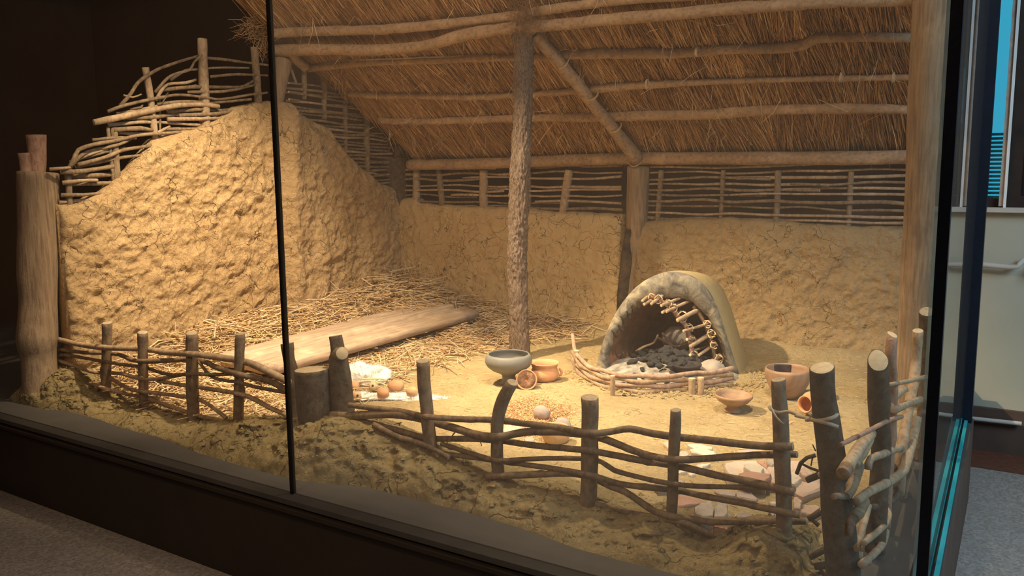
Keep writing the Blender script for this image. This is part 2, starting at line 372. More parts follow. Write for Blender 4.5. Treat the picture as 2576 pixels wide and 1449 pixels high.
def straws(name, P, D, Ln, R, mat, parent=None, curve=.08, org=None, kind='stuff', rnd=None):
    """many thin three-sided stalks: P start points (n,3), D unit directions, Ln lengths, R radii"""
    n = len(P); D = D/np.linalg.norm(D, axis=1)[:, None]
    ref = np.where(abs(D[:, 2:3]) < .9, np.array([[0, 0, 1.]]), np.array([[1., 0, 0]]))
    U = np.cross(D, ref); U /= np.linalg.norm(U, axis=1)[:, None]; Wv = np.cross(D, U)
    bend = (RNG.normal(size=(n, 1))*curve*U+RNG.normal(size=(n, 1))*curve*Wv)*Ln[:, None]
    V = np.zeros((n, 3, 3, 3))
    for i, tt in enumerate((0, .5, 1)):
        c = P+D*Ln[:, None]*tt+bend*(4*tt*(1-tt))
        for j in range(3):
            a = j*2.0944; V[:, i, j] = c+(U*math.cos(a)+Wv*math.sin(a))*(R*(1-.35*tt))[:, None]
    V = V.reshape(-1, 3); base = (np.arange(n)*9)[:, None]
    fl = []
    for i in (0, 1):
        for j in range(3): fl.append([i*3+j, i*3+(j+1) % 3, (i+1)*3+(j+1) % 3, (i+1)*3+j])
    Fc = (base[:, None]+np.array(fl)[None]).reshape(-1, 4)
    r = RNG.random(n) if rnd is None else rnd
    return obj(name, V, Fc, mat, parent, smooth=False, rnd=np.repeat(r, 9), org=org, kind=kind)

# ================================================================== MUSEUM ROOM
def sbox(name, b, mat): return struct(bobj(name, b, mat, org=((b[0]+b[1])/2, (b[2]+b[3])/2, b[4])))
sbox('floor', (-9, 4.5, -4, 5.6, -.5, -.4), 'terrazzo')
sbox('wall_back', (-9, -.53, 5.62, 5.75, -.4, 3.6), 'dark_wall')
sbox('wall_left', (-9.1, -9, -4, 5.75, -.4, 3.6), 'dark_wall')
sbox('wall_front', (-9, 4.5, -4.1, -4, -.4, 3.6), 'skirt')
sbox('wall_side', (4.5, 4.6, -4, 5.75, -.4, 3.6), 'cream_wall')
sbox('ceiling', (-9.1, 4.6, -4.1, 5.8, 3.6, 3.7), 'dark_wall')
zs = at(2450, 527, Y=5.3).z
wr = sbox('wall_right', (-.53, 4.5, 5.3, 5.75, -.4, zs), 'cream_wall')
sbox('baseboard_right', (-.53, 4.5, 5.272, 5.3, -.4, at(2450, 1022, Y=5.28).z), 'skirt')
# window above the cream wall
wn = struct(bpy.data.objects.new('window_1', None)); link(wn); wn.location = (.1, 5.35, zs)
bobj('window_sill', (-.53, 4.5, 5.25, 5.4, zs-.012, zs+.014), 'pipe', wn)
bobj('bottom_rail', (-.53, 4.5, 5.31, 5.42, zs+.014, zs+.06), 'frame', wn)
zq, zr = at(2425, 310, Y=5.34).z, at(2430, 168, Y=5.34).z
bobj('casement_stile', (-.53, -.405, 5.31, 5.42, zs+.06, 3.6), 'frame', wn)
bobj('lower_panel', (-.405, -.388, 5.32, 5.4, zs+.06, zq), 'frame', wn)
bobj('upper_panel', (-.405, -.388, 5.32, 5.4, zr, 3.6), 'frame', wn)
bobj('glazing_bar', (-.405, -.388, 5.33, 5.35, zq+.05, zq+.06), 'frame', wn)
bobj('casement_stile', (-.388, -.26, 5.31, 5.42, zs+.06, 3.6), 'frame', wn)
bobj('metal_handle', (-.415, -.39, 5.28, 5.3, zs+.075, zs+.08), 'pipe', wn)
bobj('pane', (-.405, -.388, 5.36, 5.365, zq, zr), 'window_glass', wn)
bobj('pane', (-.26, -.185, 5.36, 5.365, zs+.06, 3.6), 'window_glass', wn)
za = at(2520, 330, Y=5.38).z
for i in range(16):
    z = zs+.06+i*(za-zs-.06)/16
    bobj('shutter_slat', (-.26, -.185, 5.37, 5.39, z, z+.6*(za-zs-.06)/16), 'pipe', wn)
bobj('curtain', (-.185, -.163, 5.28, 5.3, zs+.02, 3.6), 'st_grey', wn)
bobj('curtain_edge', (-.163, -.15, 5.27, 5.3, zs+.014, 3.6), 'curtain', wn)
bobj('casement_stile', (-.15, 4.5, 5.31, 5.42, zs+.06, 3.6), 'frame', wn)
bobj('stile_groove', (-.08, -.03, 5.305, 5.31, zs+.08, 3.6), 'navy', wn)
struct(bobj('daylight_panel', (-.6, 4.5, 5.7, 5.74, zs, 3.6), 'sky'))  # added glowing panel standing for the bright sky behind the window
pt = thing('heating_pipe', 'upper grey-white heating pipe along the cream wall right of the case', 'pipe', at(2400, 660, Y=5.26), 'heating pipes on the cream wall')
p1 = at(2392, 657, Y=5.25); p2 = at(2540, 672, Y=5.25)
V, Fc, mi = tube([p1, p2, p2+Vector((.04, 0, .015)), p2+Vector((.06, .03, .04))], .014, 12, .0, .02); obj('pipe_run', V, Fc, ['pipe', 'pipe'], pt, mi=mi)
for p in (p1, p2+Vector((.12, 0, 0))):
    V, Fc = lathe([(.0, 0), (.024, 0), (.026, .01), (.026, .05), (.018, .06), (0, .06)], p, 16, (1, 0, 0)); obj('pipe_coupling', V, Fc, 'skirt', pt)
pt = thing('heating_pipe', 'lower grey-white heating pipe just above the museum floor', 'pipe', at(2400, 1045, Y=5.2), 'heating pipes on the cream wall')
V, Fc, mi = tube([at(2350, 1040, Y=5.24), at(2440, 1052, Y=5.24), at(2570, 1066, Y=5.24)], .012, 12, .0, .05); obj('pipe_run', V, Fc, ['pipe', 'pipe'], pt, mi=mi)
struct(bobj('trim_1', (-.3, 4.5, 4.95, 5.27, -.4, -.396), 'red_strip'))
struct(bobj('trim_2', (.1, .2, -1, 4.95, -.4, -.396), 'dark_strip'))
struct(bobj('trim_3', (-9, -4.6, 1.75, 1.85, -.4, -.396), 'red_strip'))
# plinth and glass case
pl = thing('display_plinth', 'long black plinth carrying the glazed hut diorama', 'plinth', (-2.6, 3.7, -.4))
bobj('plinth_body', (-7.2, -.245, 2.07, 5.2, -.4, -.02), 'plinth', pl)
bobj('plinth_deck', (-7.2, -.245, 2.055, 5.2, -.02, 0), 'plinth_top', pl)
bobj('plinth_moulding', (-7.2, -.18, 2.04, 2.07, -.045, -.03), 'plinth', pl)
gc = thing('glass_case', 'tall glazed museum case with a black vertical joint enclosing the hut', 'display case', (-2.6, 2.11, 0))
xs = at(740, 1240, Z=0).x
def pane(n, b, m): bobj(n, b, m, gc)
pane('glass_pane', (-7.1, xs-.006, 2.108, 2.118, 0, 2.95), 'glass_l')
pane('glass_pane', (xs+.006, -.19, 2.108, 2.118, 0, 2.95), 'glass_r')
def skew(n, xa, xb, w, y0, y1, z0, z1, m, par=None):
    v = [(x+(d*w), y, z) for x, y in ((xa, y0), (xb, y1)) for d in (0, 1) for z in (z0, z1)]
    return obj(n, v, [(0, 1, 3, 2), (4, 6, 7, 5), (0, 4, 5, 1), (2, 3, 7, 6), (0, 2, 6, 4), (1, 5, 7, 3)], m, par or gc, smooth=False)
skew('glass_pane', -.2, -.25, .01, 2.125, 4.36, .02, 2.95, 'glass_s')
pane('joint', (xs-.006, xs+.006, 2.1, 2.12, 0, 2.95), 'black')
pane('corner_profile', (-.19, -.165, 2.1, 2.125, 0, 2.95), 'navy')
pane('corner_profile', (-.275, -.2, 4.36, 4.42, 0, 2.95), 'navy')
skew('bottom_glass_edge', -.203, -.252, .013, 2.125, 4.36, 0, .02, 'teal')
skew('bottom_glass_edge', -.178, -.23, .014, 2.1, 4.36, 0, .012, 'teal')
pane('case_roof', (-7.1, -.19, 2.1, 5.28, 2.95, 3.0), 'plinth')

skew('end_panel', -.245, -.275, .08, 2.055, 4.45, -.4, -.001, 'skirt', pl)
skew('deck_edge', -.246, -.276, .08, 2.055, 4.45, -.001, .0, 'plinth_top', pl)
# ================================================================== CLAY FLOOR AND MUD BANK
def floorz(x, y):
    x = np.asarray(x, float); y = np.asarray(y, float)
    z = .05+.03*sst(2.6, 3.6, y)+.0*x
    z = z+.11*sst(-3.7, -4.35, x)*sst(2.7, 3.3, y)+.05*sst(-3.0, -4.2, x)*sst(4.0, 5.0, y)+.05*sst(4.9, 5.2, y)
    z = z-.06*sst(2.6, 2.44, y)-.09*sst(-.43, -.385, x+.02*fbm(x*6, y*9, 0, 3, 71))
    z = z+.018*fbm(x*2.2, y*2.2, 0, 3, 5)+.006*fbm(x*14, y*14, 0, 3, 9)
    return z
def FZ(x, y): return float(floorz(x, y))
nx, ny = 420, 300
gx, gy = np.meshgrid(np.linspace(-4.5, -.385, nx), np.linspace(2.36, 5.24, ny))
gz = floorz(gx, gy)
V = np.stack([gx, gy, gz], -1).reshape(-1, 3); a = (np.arange(ny-1)[:, None]*nx+np.arange(nx-1)[None]).ravel()
struct(obj('clay_floor', V, np.stack([a, a+1, a+1+nx, a+nx], 1), 'earth', org=(-2.4, 3.8, .05)))
def fat(x, y, dz=0):                                   # where a pixel meets the clay floor
    z = .08
    for _ in range(6): p = at(x, y, Z=z+dz); z = FZ(p.x, p.y)
    return Vector((p.x, p.y, z))
# bank: crest and toe traced along the front
top = [(60, 950), (110, 915), (190, 930), (250, 985), (320, 1020), (400, 1045), (520, 1055), (620, 1052), (735, 1055), (850, 1045), (940, 1060), (1000, 1090), (1100, 1130), (1230, 1200), (1300, 1215), (1450, 1250), (1560, 1290), (1700, 1312), (1780, 1345), (1830, 1340), (1880, 1320), (1960, 1325), (2030, 1375), (2060, 1449)]
toe = [(50, 1015), (110, 1030), (200, 1035), (300, 1075), (400, 1100), (500, 1140), (600, 1170), (735, 1205), (800, 1215), (970, 1230), (1060, 1255), (1180, 1290), (1300, 1325), (1450, 1380), (1560, 1410), (1720, 1449)]
tp = [at(*p, Y=2.45) for p in top]; tx = np.array([p.x for p in tp]); tz = np.array([p.z for p in tp])
ep = [at(*p, Z=0) for p in toe]; ex = np.array([p.x for p in ep]); ey = np.array([p.y for p in ep])
nu, nv = 900, 90; us = np.linspace(-4.68, -.43, nu)
crest = np.interp(us, tx, tz); toey = np.interp(us, ex, ey)
crest = np.maximum(crest, .045)+.004
toey = np.minimum(toey, 2.3); endf = 1-sst(-.5, -.43, us); endl = sst(-4.68, -4.55, us)
v = np.linspace(0, 1, nv)[None]; U = us[:, None]
inner = floorz(us, np.full(nu, 2.72))-.012
ang = v*math.pi
yy = toey[:, None]+(2.72-toey[:, None])*(v**1.0)
zf = np.sin(np.clip(v/.42, 0, 1)*math.pi/2)**.62           # steep outer face
zo = crest[:, None]*zf
zi = inner[:, None]+(crest[:, None]-inner[:, None])*np.cos(np.clip((v-.42)/.58, 0, 1)*math.pi/2)
zz_ = np.where(v < .42, zo, zi)*(endl[:, None]*.999+.001)*endf[:, None]
d1 = fbm(U*8, yy*8, zz_*9, 4, 31); d2 = fbm(U*22, yy*22, zz_*40, 3, 33); d2 = d2-.9*(.35-np.abs(fbm(U*11, yy*11, zz_*22, 3, 37)))
msk = np.sin(np.clip(v, 0, 1)*math.pi)**.5
yy = yy-(.045*d1+.038*d2)*msk*np.where(v < .5, 1, .3)
zz_ = zz_+(.014*d1+.012*d2)*msk*np.where(zz_ > .02, 1, .3)
zz_[:, 0] = 0
V = np.stack([np.broadcast_to(U+.01*d2*msk, yy.shape), yy, zz_], -1).reshape(-1, 3)
a = (np.arange(nu-1)[:, None]*nv+np.arange(nv-1)[None]).ravel()
struct(obj('mud_bank', V, np.stack([a, a+nv, a+nv+1, a+1], 1), 'bank', org=(-2.5, 2.4, 0)))

bv = V.reshape(nu, nv, 3); Vc = []; Fcc = []
for q_ in range(1700):
    i_ = random.randrange(10, nu-10); j_ = random.choice([random.randrange(4, nv//2), random.randrange(4, nv-4)]); p_ = bv[i_, j_]
    if p_[2] < .012: continue
    s_ = random.uniform(.003, .008) if random.random() < .8 else random.uniform(.008, .018); k_ = len(Vc)
    for dx, dy, dz in ((1, 0, 0), (-.8, .2, 0), (0, 1, 0), (.1, -.9, 0), (0, 0, .8), (0, 0, -.6)): Vc.append((p_[0]+dx*s_*random.uniform(.7, 1.3), p_[1]+dy*s_*random.uniform(.7, 1.2), p_[2]+dz*s_*random.uniform(.7, 1.2)))
    Fcc += [(k_, k_+2, k_+4), (k_+2, k_+1, k_+4), (k_+1, k_+3, k_+4), (k_+3, k_, k_+4), (k_+2, k_, k_+5), (k_+1, k_+2, k_+5), (k_+3, k_+1, k_+5), (k_, k_+3, k_+5)]
tag(obj('mud_clods', Vc, Fcc, 'bank', kind='stuff', smooth=False, org=(-2.5, 2.4, 0)), 'crumbly clods of dried mud stuck all over the front bank', 'rubble')
# ================================================================== HUT WALLS
def slab(name, parent, mat, P0, dirv, nrm, us, topz, zb, thick, amp, n=70, seed=0, zbf=None, fr=1., bulge=None):
    """upright daub slab: P0 origin, dirv along, nrm outward (towards the room), profile front-top-back"""
    dirv = np.array(dirv, float); nrm = np.array(nrm, float); m = len(us)
    V = []; top_ = topz+.012*fbm(us*9, us*0, 0, 3, seed)
    zb_ = np.full(m, zb) if zbf is None else zbf
    vv = np.linspace(0, 1, n)
    Z = zb_[:, None]+(top_-zb_)[:, None]*vv[None]
    Ug = np.broadcast_to(us[:, None], Z.shape)
    d = amp*(fbm(Ug*3.2*fr, Z*3.2*fr, 0, 5, seed+3)+.5*fbm(Ug*15*fr, Z*15*fr, 0, 3, seed+8)+.9*(.22-np.abs(fbm(Ug*11*fr+.3*Z, Z*13*fr, 0, 4, seed+19))))
    rnd_ = np.sqrt(np.clip((top_[:, None]-Z)/(thick*.6), 0, 1)); edge = np.minimum(np.clip((Ug-us[0])/.03, 0, 1), np.clip((us[-1]-Ug)/.03, 0, 1))**.5
    off = thick*.5*(rnd_*.55+.45)*(.6+.4*edge)+d*np.minimum(rnd_+.2, 1)
    if bulge is not None: off = off+bulge(Ug, Z)
    Pf = np.array(P0)[None, None]+Ug[..., None]*dirv+off[..., None]*nrm; Pf[..., 2] = Z
    K = 4; Pt = []
    for k in range(1, K+1):
        f = k/K; o2 = off[:, -1]*(1-f)+(-thick*.5)*f
        q = np.array(P0)[None]+us[:, None]*dirv+o2[:, None]*nrm; q[:, 2] = top_+.01*math.sin(f*math.pi); Pt.append(q)
    qb = np.array(P0)[None]+us[:, None]*dirv-thick*.5*nrm; qb[:, 2] = zb_
    A = np.concatenate([Pf]+[q[:, None] for q in Pt]+[qb[:, None]], 1); nn = A.shape[1]
    a = (np.arange(m-1)[:, None]*nn+np.arange(nn-1)[None]).ravel()
    Fq = [tuple(r) for r in np.stack([a, a+nn, a+nn+1, a+1], 1)]
    Fq.append(tuple(range(nn))); Fq.append(tuple((m-1)*nn+k for k in range(nn-1, -1, -1)))
    return obj(name, A.reshape(-1, 3), Fq, mat, parent)
# left gable wall -------------------------------------------------
XL = -4.4
lw = thing('wattle_and_daub_wall', 'tall gable wall of cracked ochre daub, its bare woven top rising to a peak on the left', 'wall', (XL, 3.8, 0))
gt = [(150, 520), (200, 512), (255, 492), (290, 455), (330, 430), (365, 385), (385, 355), (440, 340), (500, 322), (570, 287), (620, 264), (690, 254), (725, 262), (760, 290), (830, 325), (870, 385), (920, 430), (960, 465), (1010, 478), (1040, 490)]
gp = [at(*p, X=XL+.03) for p in gt]; gyv = np.array([p.y for p in gp]); gzv = np.array([p.z for p in gp])
uy = np.linspace(gyv[0]-.0, 5.3, 420)
YC = at(700, 500, X=XL).y
slab('daub', lw, 'daub_left', (XL, 0, 0), (0, 1, 0), (1, 0, 0), uy, np.interp(uy, gyv, gzv), .02, .12, .035, 190, 41, zbf=floorz(np.full(420, -4.35), uy)-.03, bulge=lambda u, z: -.05*np.exp(-((u-YC)/.035)**2)*sst(.15, .5, z)+.03*np.exp(-((u-YC-.1)/.07)**2)+.03*np.exp(-((u-4.35)/.05)**2)*sst(1.0, .5, z))
def gpts(pts, off=0., X=XL): return [at(*p, X=X+off) for p in pts]
def wth(parent, pts, px, off=0., X=XL, mat='bark_grey', cut='cut_dull', name='withy', kn=3, sides=8, alt=True):
    """a woven rod traced in the photograph on the wall plane, passing in front of / behind the stakes"""
    P = gpts(pts, 0, X)
    for i, p in enumerate(P): p.x += off+(.012*(1 if i % 2 else -1) if alt else 0)
    r = rad(px, P[len(P)//2]); return rod(name, parent, P, [r*1.1, r*.8], mat, cut, sides=sides, amp=.09, knots=kn)
for pts, px in [([(509, 98), (511, 200), (514, 300)], 13), ([(366, 170), (373, 215), (381, 267), (391, 340)], 8.5), ([(640, 119), (650, 245)], 10), ([(271, 319), (279, 385)], 4.5), ([(286, 322), (292, 390)], 8), ([(171, 440), (173, 515)], 8), ([(402, 234), (399, 340)], 3), ([(283, 326), (288, 400)], 5)]:
    P = gpts(pts); P[-1].z -= .15; r = rad(px, P[0]); rod('stake', lw, P, r, 'bark_tan' if px in (8.5, 13) else 'bark_grey', 'cut_dull', sides=10, amp=.08, knots=2)
LW = [([(300, 267), (321, 236), (345, 208), (373, 184), (414, 167), (462, 150), (497, 141)], 4.2, .02), ([(386, 233), (400, 208), (431, 188), (466, 177), (483, 157), (498, 139)], 3.5, .03),
      ([(438, 201), (466, 178), (500, 174), (552, 170), (635, 170)], 3.2, -.02), ([(521, 145), (569, 151), (621, 157), (671, 164)], 3.4, .0), ([(528, 193), (587, 188), (671, 190)], 3.2, .02),
      ([(390, 253), (397, 229), (421, 212), (459, 209), (490, 201)], 4, .02), ([(411, 226), (466, 220), (535, 219), (600, 219), (636, 205)], 4.2, .01), ([(269, 281), (300, 267), (345, 257), (397, 246), (449, 239), (511, 246), (552, 250), (621, 239), (671, 233)], 3.8, .02),
      ([(231, 308), (293, 295), (362, 281), (431, 267), (497, 263), (540, 268)], 7, .03), ([(424, 281), (500, 276), (569, 277), (621, 267)], 4.4, .0), ([(314, 298), (380, 295), (449, 288), (504, 290)], 5, .0),
      ([(276, 315), (345, 308), (414, 308), (500, 315)], 4.5, .0), ([(283, 327), (345, 324), (380, 328)], 6, .02), ([(414, 325), (500, 324)], 4, .0), ([(420, 300), (510, 299), (560, 297)], 4.6, .02),
      ([(166, 426), (173, 405), (193, 377), (224, 364), (293, 353), (345, 340), (449, 333)], 5.5, .03), ([(173, 426), (190, 398), (224, 381), (293, 364), (340, 343)], 4.5, .01), ([(183, 409), (242, 381), (293, 376)], 5, -.01),
      ([(193, 415), (259, 395), (311, 377), (373, 367)], 5, .02), ([(193, 419), (259, 405), (311, 396), (350, 391)], 4.5, .0), ([(117, 426), (140, 424), (172, 421)], 4, .04), ([(148, 433), (190, 431), (235, 426), (276, 419)], 6, .03),
      ([(186, 443), (240, 441), (300, 438)], 6.2, .0), ([(155, 460), (190, 455), (242, 453)], 5, .02), ([(179, 464), (283, 460)], 5, -.01), ([(152, 491), (200, 490), (255, 486)], 4.5, .02), ([(152, 509), (224, 502)], 4.5, .0), ([(395, 262), (460, 256), (540, 258), (625, 250)], 4, .015), ([(450, 291), (540, 286), (600, 276)], 4.5, .02), ([(300, 334), (380, 336), (430, 318)], 4, .0), ([(236, 352), (300, 346), (345, 348)], 4, .0), ([(470, 232), (560, 230), (640, 214)], 3.6, .02), ([(300, 286), (370, 272), (440, 258)], 3.6, -.01), ([(200, 400), (260, 384), (320, 370)], 3.6, -.01), ([(330, 275), (352, 270), (362, 264)], 3, .0), ([(306, 240), (322, 246), (350, 238)], 2.4, .03)]
for i, (pts, px, off) in enumerate(LW): wth(lw, pts, px, off, mat=('bark_grey', 'bark_grey', 'bark_tan')[i % 3], cut='cut')
wth(lw, [(404, 252), (412, 234), (402, 262)], 2.2, .03)
# woven top of the gable between peak and eave
k = 0
for z in np.arange(1.06, 1.86, .027):
    z = float(z)+random.uniform(-.007, .007)
    im = int(np.argmax(gzv)); y0 = float(np.interp(-z, -gzv[im:], gyv[im:]))-.1
    y1 = (5.59-1.1*z)/.8+.22+random.uniform(-.12, .05)
    if z > 1.84: continue
    y0 = max(y0, 4.13); k += 1
    if y1-y0 < .12: continue
    ys = np.linspace(y0, min(y1, 5.2), max(3, int((y1-y0)/.17)))
    P = [Vector((XL+(.014 if (j+k) % 2 else -.014)+random.uniform(-.004, .004), yv, z+random.uniform(-.009, .009)-.02*(yv-y0))) for j, yv in enumerate(ys)]
    rod('withy', lw, P, [random.uniform(.0075, .011), random.uniform(.006, .009)], random.choice(['bark_grey', 'bark_tan', 'bark_grey']), 'cut', sides=7, amp=.08)
for px, y0, y1, w in [(815, 190, 300, 8), (868, 228, 380, 7), (922, 280, 440, 9), (1000, 370, 470, 11), (765, 170, 250, 7)]:
    P = gpts([(px, y0), (px, y1)], -.01); rod('stake', lw, P, rad(w, P[0]), 'bark_grey', 'cut_dull', sides=9, amp=.08)
# back walls --------------------------------------------------------
YB = 5.27
def back_wall(label, x0, x1, pxs, mat, seed, amp, stakes, nr, right):
    t_ = thing('wattle_and_daub_wall', label, 'wall', ((x0+x1)/2, YB, 0))
    P = [at(*p, Y=YB-.06) for p in pxs]; u = np.linspace(x0, x1, 300); tz = np.interp(u, [p.x for p in P], [p.z for p in P])
    slab('daub', t_, mat, (0, YB, 0), (1, 0, 0), (0, -1, 0), u, tz, .02, .14, amp, 90, seed, zbf=floorz(u, np.full(300, 5.2))-.03, fr=1.3, bulge=lambda uu, z: .03*sst(.28, .1, z))
    zt = 1.235
    for sx, w in stakes:
        a_ = at(sx[0], 428, Y=YB); b_ = at(sx[1], 520, Y=YB); b_.z = .7
        rod('stake', t_, [a_, b_], rad(w, a_), 'bark_tan' if w > 9 else 'bark_grey', 'cut_dull', sides=10, amp=.07)
    sxs = [at(s[0][0], 480, Y=YB).x for s in stakes]; z0 = float(tz.min())-.02
    for i in range(nr):
        z = z0+(zt-z0)*(i+.5)/nr+random.uniform(-.006, .006)
        segs = [(x0+.02, x1-.02)]
        if random.random() < .65: c = random.uniform(.25, .75)*(x1-x0)+x0; segs = [(x0+.02, c+.12), (c-.1, x1-.02)]
        for q, (a_, b_) in enumerate(segs):
            xsn = np.linspace(a_, b_, max(4, int((b_-a_)/.17))); ph = (i+q) % 2
            Pn = []
            for xv in xsn:
                sid = sum(1 for s in sxs if s < xv)+ph
                Pn.append(Vector((xv, YB+.02*math.cos(math.pi*sid+xv*6)-.005, z+random.uniform(-.01, .01)+q*.008)))
            r0 = random.uniform(.0085, .0125); rod('withy', t_, Pn, [r0, r0*random.uniform(.65, 1)] if random.random() < .5 else [r0*.7, r0], random.choice(['bark_tan', 'bark_grey', 'bark_tan']), 'cut', sides=7, amp=.09)
    return t_
back_wall('low back wall of smooth cracked ochre daub between the gable wall and the middle post', -4.42, -2.40, [(1040, 500), (1050, 512), (1130, 520), (1330, 527), (1350, 532), (1570, 543)], 'daub_back', 61, .016, [((1048, 1046), 10), ((1104, 1120), 8), ((1217, 1217), 11), ((1433, 1405), 11), ((1330, 1330), 7)], 9, False)
back_wall('low back wall of rough brown daub between the middle post and the right post', -2.30, -.56, [(1600, 562), (1660, 560), (1740, 552), (1830, 552), (1960, 560), (2100, 572), (2300, 580)], 'daub_back2', 77, .026, [((1664, 1652), 7), ((1820, 1812), 6), ((1958, 1954), 8), ((2142, 2136), 7)], 11, True)
# ================================================================== POSTS
def post(name, label, pts, rs, mat, cut='cut_dull', sides=20, amp=.05, step=.02, **k):
    base = min((Vector(p) for p in pts), key=lambda p: p.z)
    V, Fc, mi = tube(pts, rs, sides, amp, step, **k)
    return tag(obj(name, V, Fc, [mat, cut], mi=mi, org=base), label, 'post')
b = fat(1307, 903); Yt = b.y
tp_ = [Vector((b.x, b.y, b.z-.03))]+[at(x, y, Y=Yt) for x, y in [(1307, 850), (1302, 700), (1304, 560), (1308, 420), (1315, 300), (1318, 170), (1317, 60)]]+[at(1322, 5, Y=Yt)]
r0 = rad(23.5, b)
M['bark_trunk'] = bark_mat('ridged_tree_bark', (.08, .052, .036), (.42, .3, .225), (48, 48, 15), 1.0, .02, (.5, .38, .3))
post('tree_trunk_post', 'slim upright tree trunk with ridged bark holding the ridge in the middle', tp_, [r0*1.15, r0*1.02, r0, r0, r0*.98, r0*.95, r0*.97, r0*1.1, r0*1.15], 'bark_trunk', sides=72, amp=.03, step=.006, ridge=.15)
p0 = at(92, 940, X=-4.5); p1 = at(96, 435, X=-4.5); r = rad(47, p1)
cp = thing('corner_post', 'thick weathered log post with a thin sawn pole on top at the far left', 'post', (p0.x, p0.y, 0))
V, Fc, mi = tube([Vector((p0.x+.03, p0.y, 0)), at(98, 900, X=-4.5), at(93, 850, X=-4.5), at(97, 760, X=-4.5), at(96, 630, X=-4.5), at(97, 540, X=-4.5), p1], [r*.86, r*.86, r*1.0, r*.9, r*.96, r*.98, r], 28, .035, .02, knots=3)
obj('log', V, Fc, ['old_wood', 'cut_dull'], cp, mi=mi)
V, Fc, mi = tube([at(92, 445, X=-4.5), at(94, 400, X=-4.5), at(88, 340, X=-4.5)], [rad(17, p1), rad(19, p1), rad(22, p1)], 16, .05, .02, knots=1); obj('fork_branch', V, Fc, ['bark_red', 'cut'], cp, mi=mi)
V, Fc, mi = tube([at(68, 445, X=-4.5), at(60, 385, X=-4.5)], rad(14, p1), 14, .06, .02); obj('fork_branch', V, Fc, ['bark_red', 'cut_dull'], cp, mi=mi)
pm = at(1599, 500, Y=5.2); r = rad(27, pm)
mp_ = thing('wall_post', 'upright post with flaking bark standing in the gap of the back wall', 'post', (pm.x, 5.24, .05))
V, Fc, mi = tube([Vector((pm.x-.06, 5.26, .05)), Vector((pm.x-.04, 5.26, .5)), Vector((pm.x-.01, 5.25, .82)), Vector((pm.x, 5.24, 1.22))], [r*.95, r*.95, r, r*1.03], 24, .05, .02, knots=2); obj('charred_log', V, Fc, ['old_wood', 'cut_dull'], mp_, mi=mi)
M['charred'] = plain('charred_wood', (.035, .025, .02), (.12, .08, .05), 20, .9, .8, .01)
# blackened strip of the post visible in the gap
V, Fc, mi = tube([Vector((pm.x-.11, 5.2, .1)), Vector((pm.x-.085, 5.2, .35)), Vector((pm.x-.06, 5.195, .6)), Vector((pm.x-.04, 5.195, .8))], [.028, .034, .036, .02], 14, .16, .012); obj('charred_sliver', V, Fc, ['charred', 'charred'], mp_, mi=mi)
pc = at(1000, 450, X=-4.33); r = rad(30, pc)
post('corner_post', 'dark short corner post where gable wall and back wall meet', [Vector((-4.42, 5.28, .1)), Vector((-4.42, 5.28, .8)), Vector((-4.41, 5.24, 1.3))], [r, r, r*1.1], 'bark_dark', sides=16)
pr = fat(2300, 1030); pr = Vector((-.46, 4.2, 0)); r = rad(46, (-.46, 4.2, .7))
post('roof_post', 'tall smooth pale post at the right end of the hut beside the glass', [at(2292, 1040, Y=4.2), at(2298, 900, Y=4.2), at(2312, 700, Y=4.2), at(2326, 500, Y=4.2), at(2332, 300, Y=4.2), at(2344, 100, Y=4.2), at(2350, -40, Y=4.2)], [r*.9, r*.92, r*.95, r, r*.98, r*1.02, r*1.02], 'old_wood', sides=28, amp=.03)
q0 = at(700, 270, X=-4.42); q1 = at(712, 150, X=-4.42); r = rad(11, q0)
gpst = thing('ridge_prop', 'tapered prop standing on the gable peak under the ridge log', 'post', q0)
V, Fc, mi = tube([q0-Vector((0, 0, .3)), q0, q1], [r, r, r*2.0], 14, .05, .02); obj('prop', V, Fc, ['old_wood', 'cut_dull'], gpst, mi=mi)
V, Fc, mi = tube(gpts([(727, 158), (746, 214)], -.05), rad(4, q0), 8, .06); obj('brace', V, Fc, ['bark_tan', 'cut_dull'], gpst, mi=mi)
V, Fc, mi = tube(gpts([(712, 235), (722, 160)], -.05), rad(5, q0), 8, .06); obj('brace', V, Fc, ['bark_grey', 'cut_dull'], gpst, mi=mi)

# ================================================================== ROOF
Nn = np.array([0, .588, .809]); Dd = np.array([0, .809, -.588]); PR0 = np.array([0, 5.2, 1.3])
def onroof(px, py, off=0.):
    p0 = PR0+Nn*off; rr = fw*F+rt*(px-W/2)-up*(py-H/2); t_ = ((p0-CAM) @ Nn)/(rr @ Nn); return Vector(CAM+rr*t_)
roof = thing('thatched_roof', 'thatched lean-to roof of reed bundles on rough poles above the hut', 'roof', (-2.4, 4.7, 1.6))
def rpole(name, pts, px, mat='purlin', off=0., kn=3):
    P = [onroof(*p, off) for p in pts]; r = [rad(w, p) for w, p in zip(px, P)]
    V, Fc, mi = tube(P, r, 14, .08, .03, knots=kn); return obj(name, V, Fc, [mat, 'cut_dull'], roof, mi=mi)
rpole('ridge_log', [(686, 128), (720, 127), (800, 124), (960, 125), (1080, 112), (1160, 90), (1290, 70), (1400, 64), (1500, 52), (1660, 38), (1900, 18), (2100, 5), (2300, 2)], [14, 15, 14, 14, 13, 15, 14, 14, 14, 15, 15, 14, 13], off=-.07)
rpole('ridge_log', [(690, 84), (800, 78), (960, 74), (1100, 62), (1290, 40), (1420, 18), (1700, -10), (2300, -30)], [12, 12, 12, 12, 12, 12, 13, 13], off=-.02)
rpole('purlin', [(775, 172), (830, 165), (900, 158), (1050, 152), (1200, 146), (1340, 144), (1430, 138), (1560, 134), (1700, 133), (1850, 124), (1960, 120), (2020, 112), (2050, 98), (2100, 94), (2290, 94)], [10]*6+[13]*9)
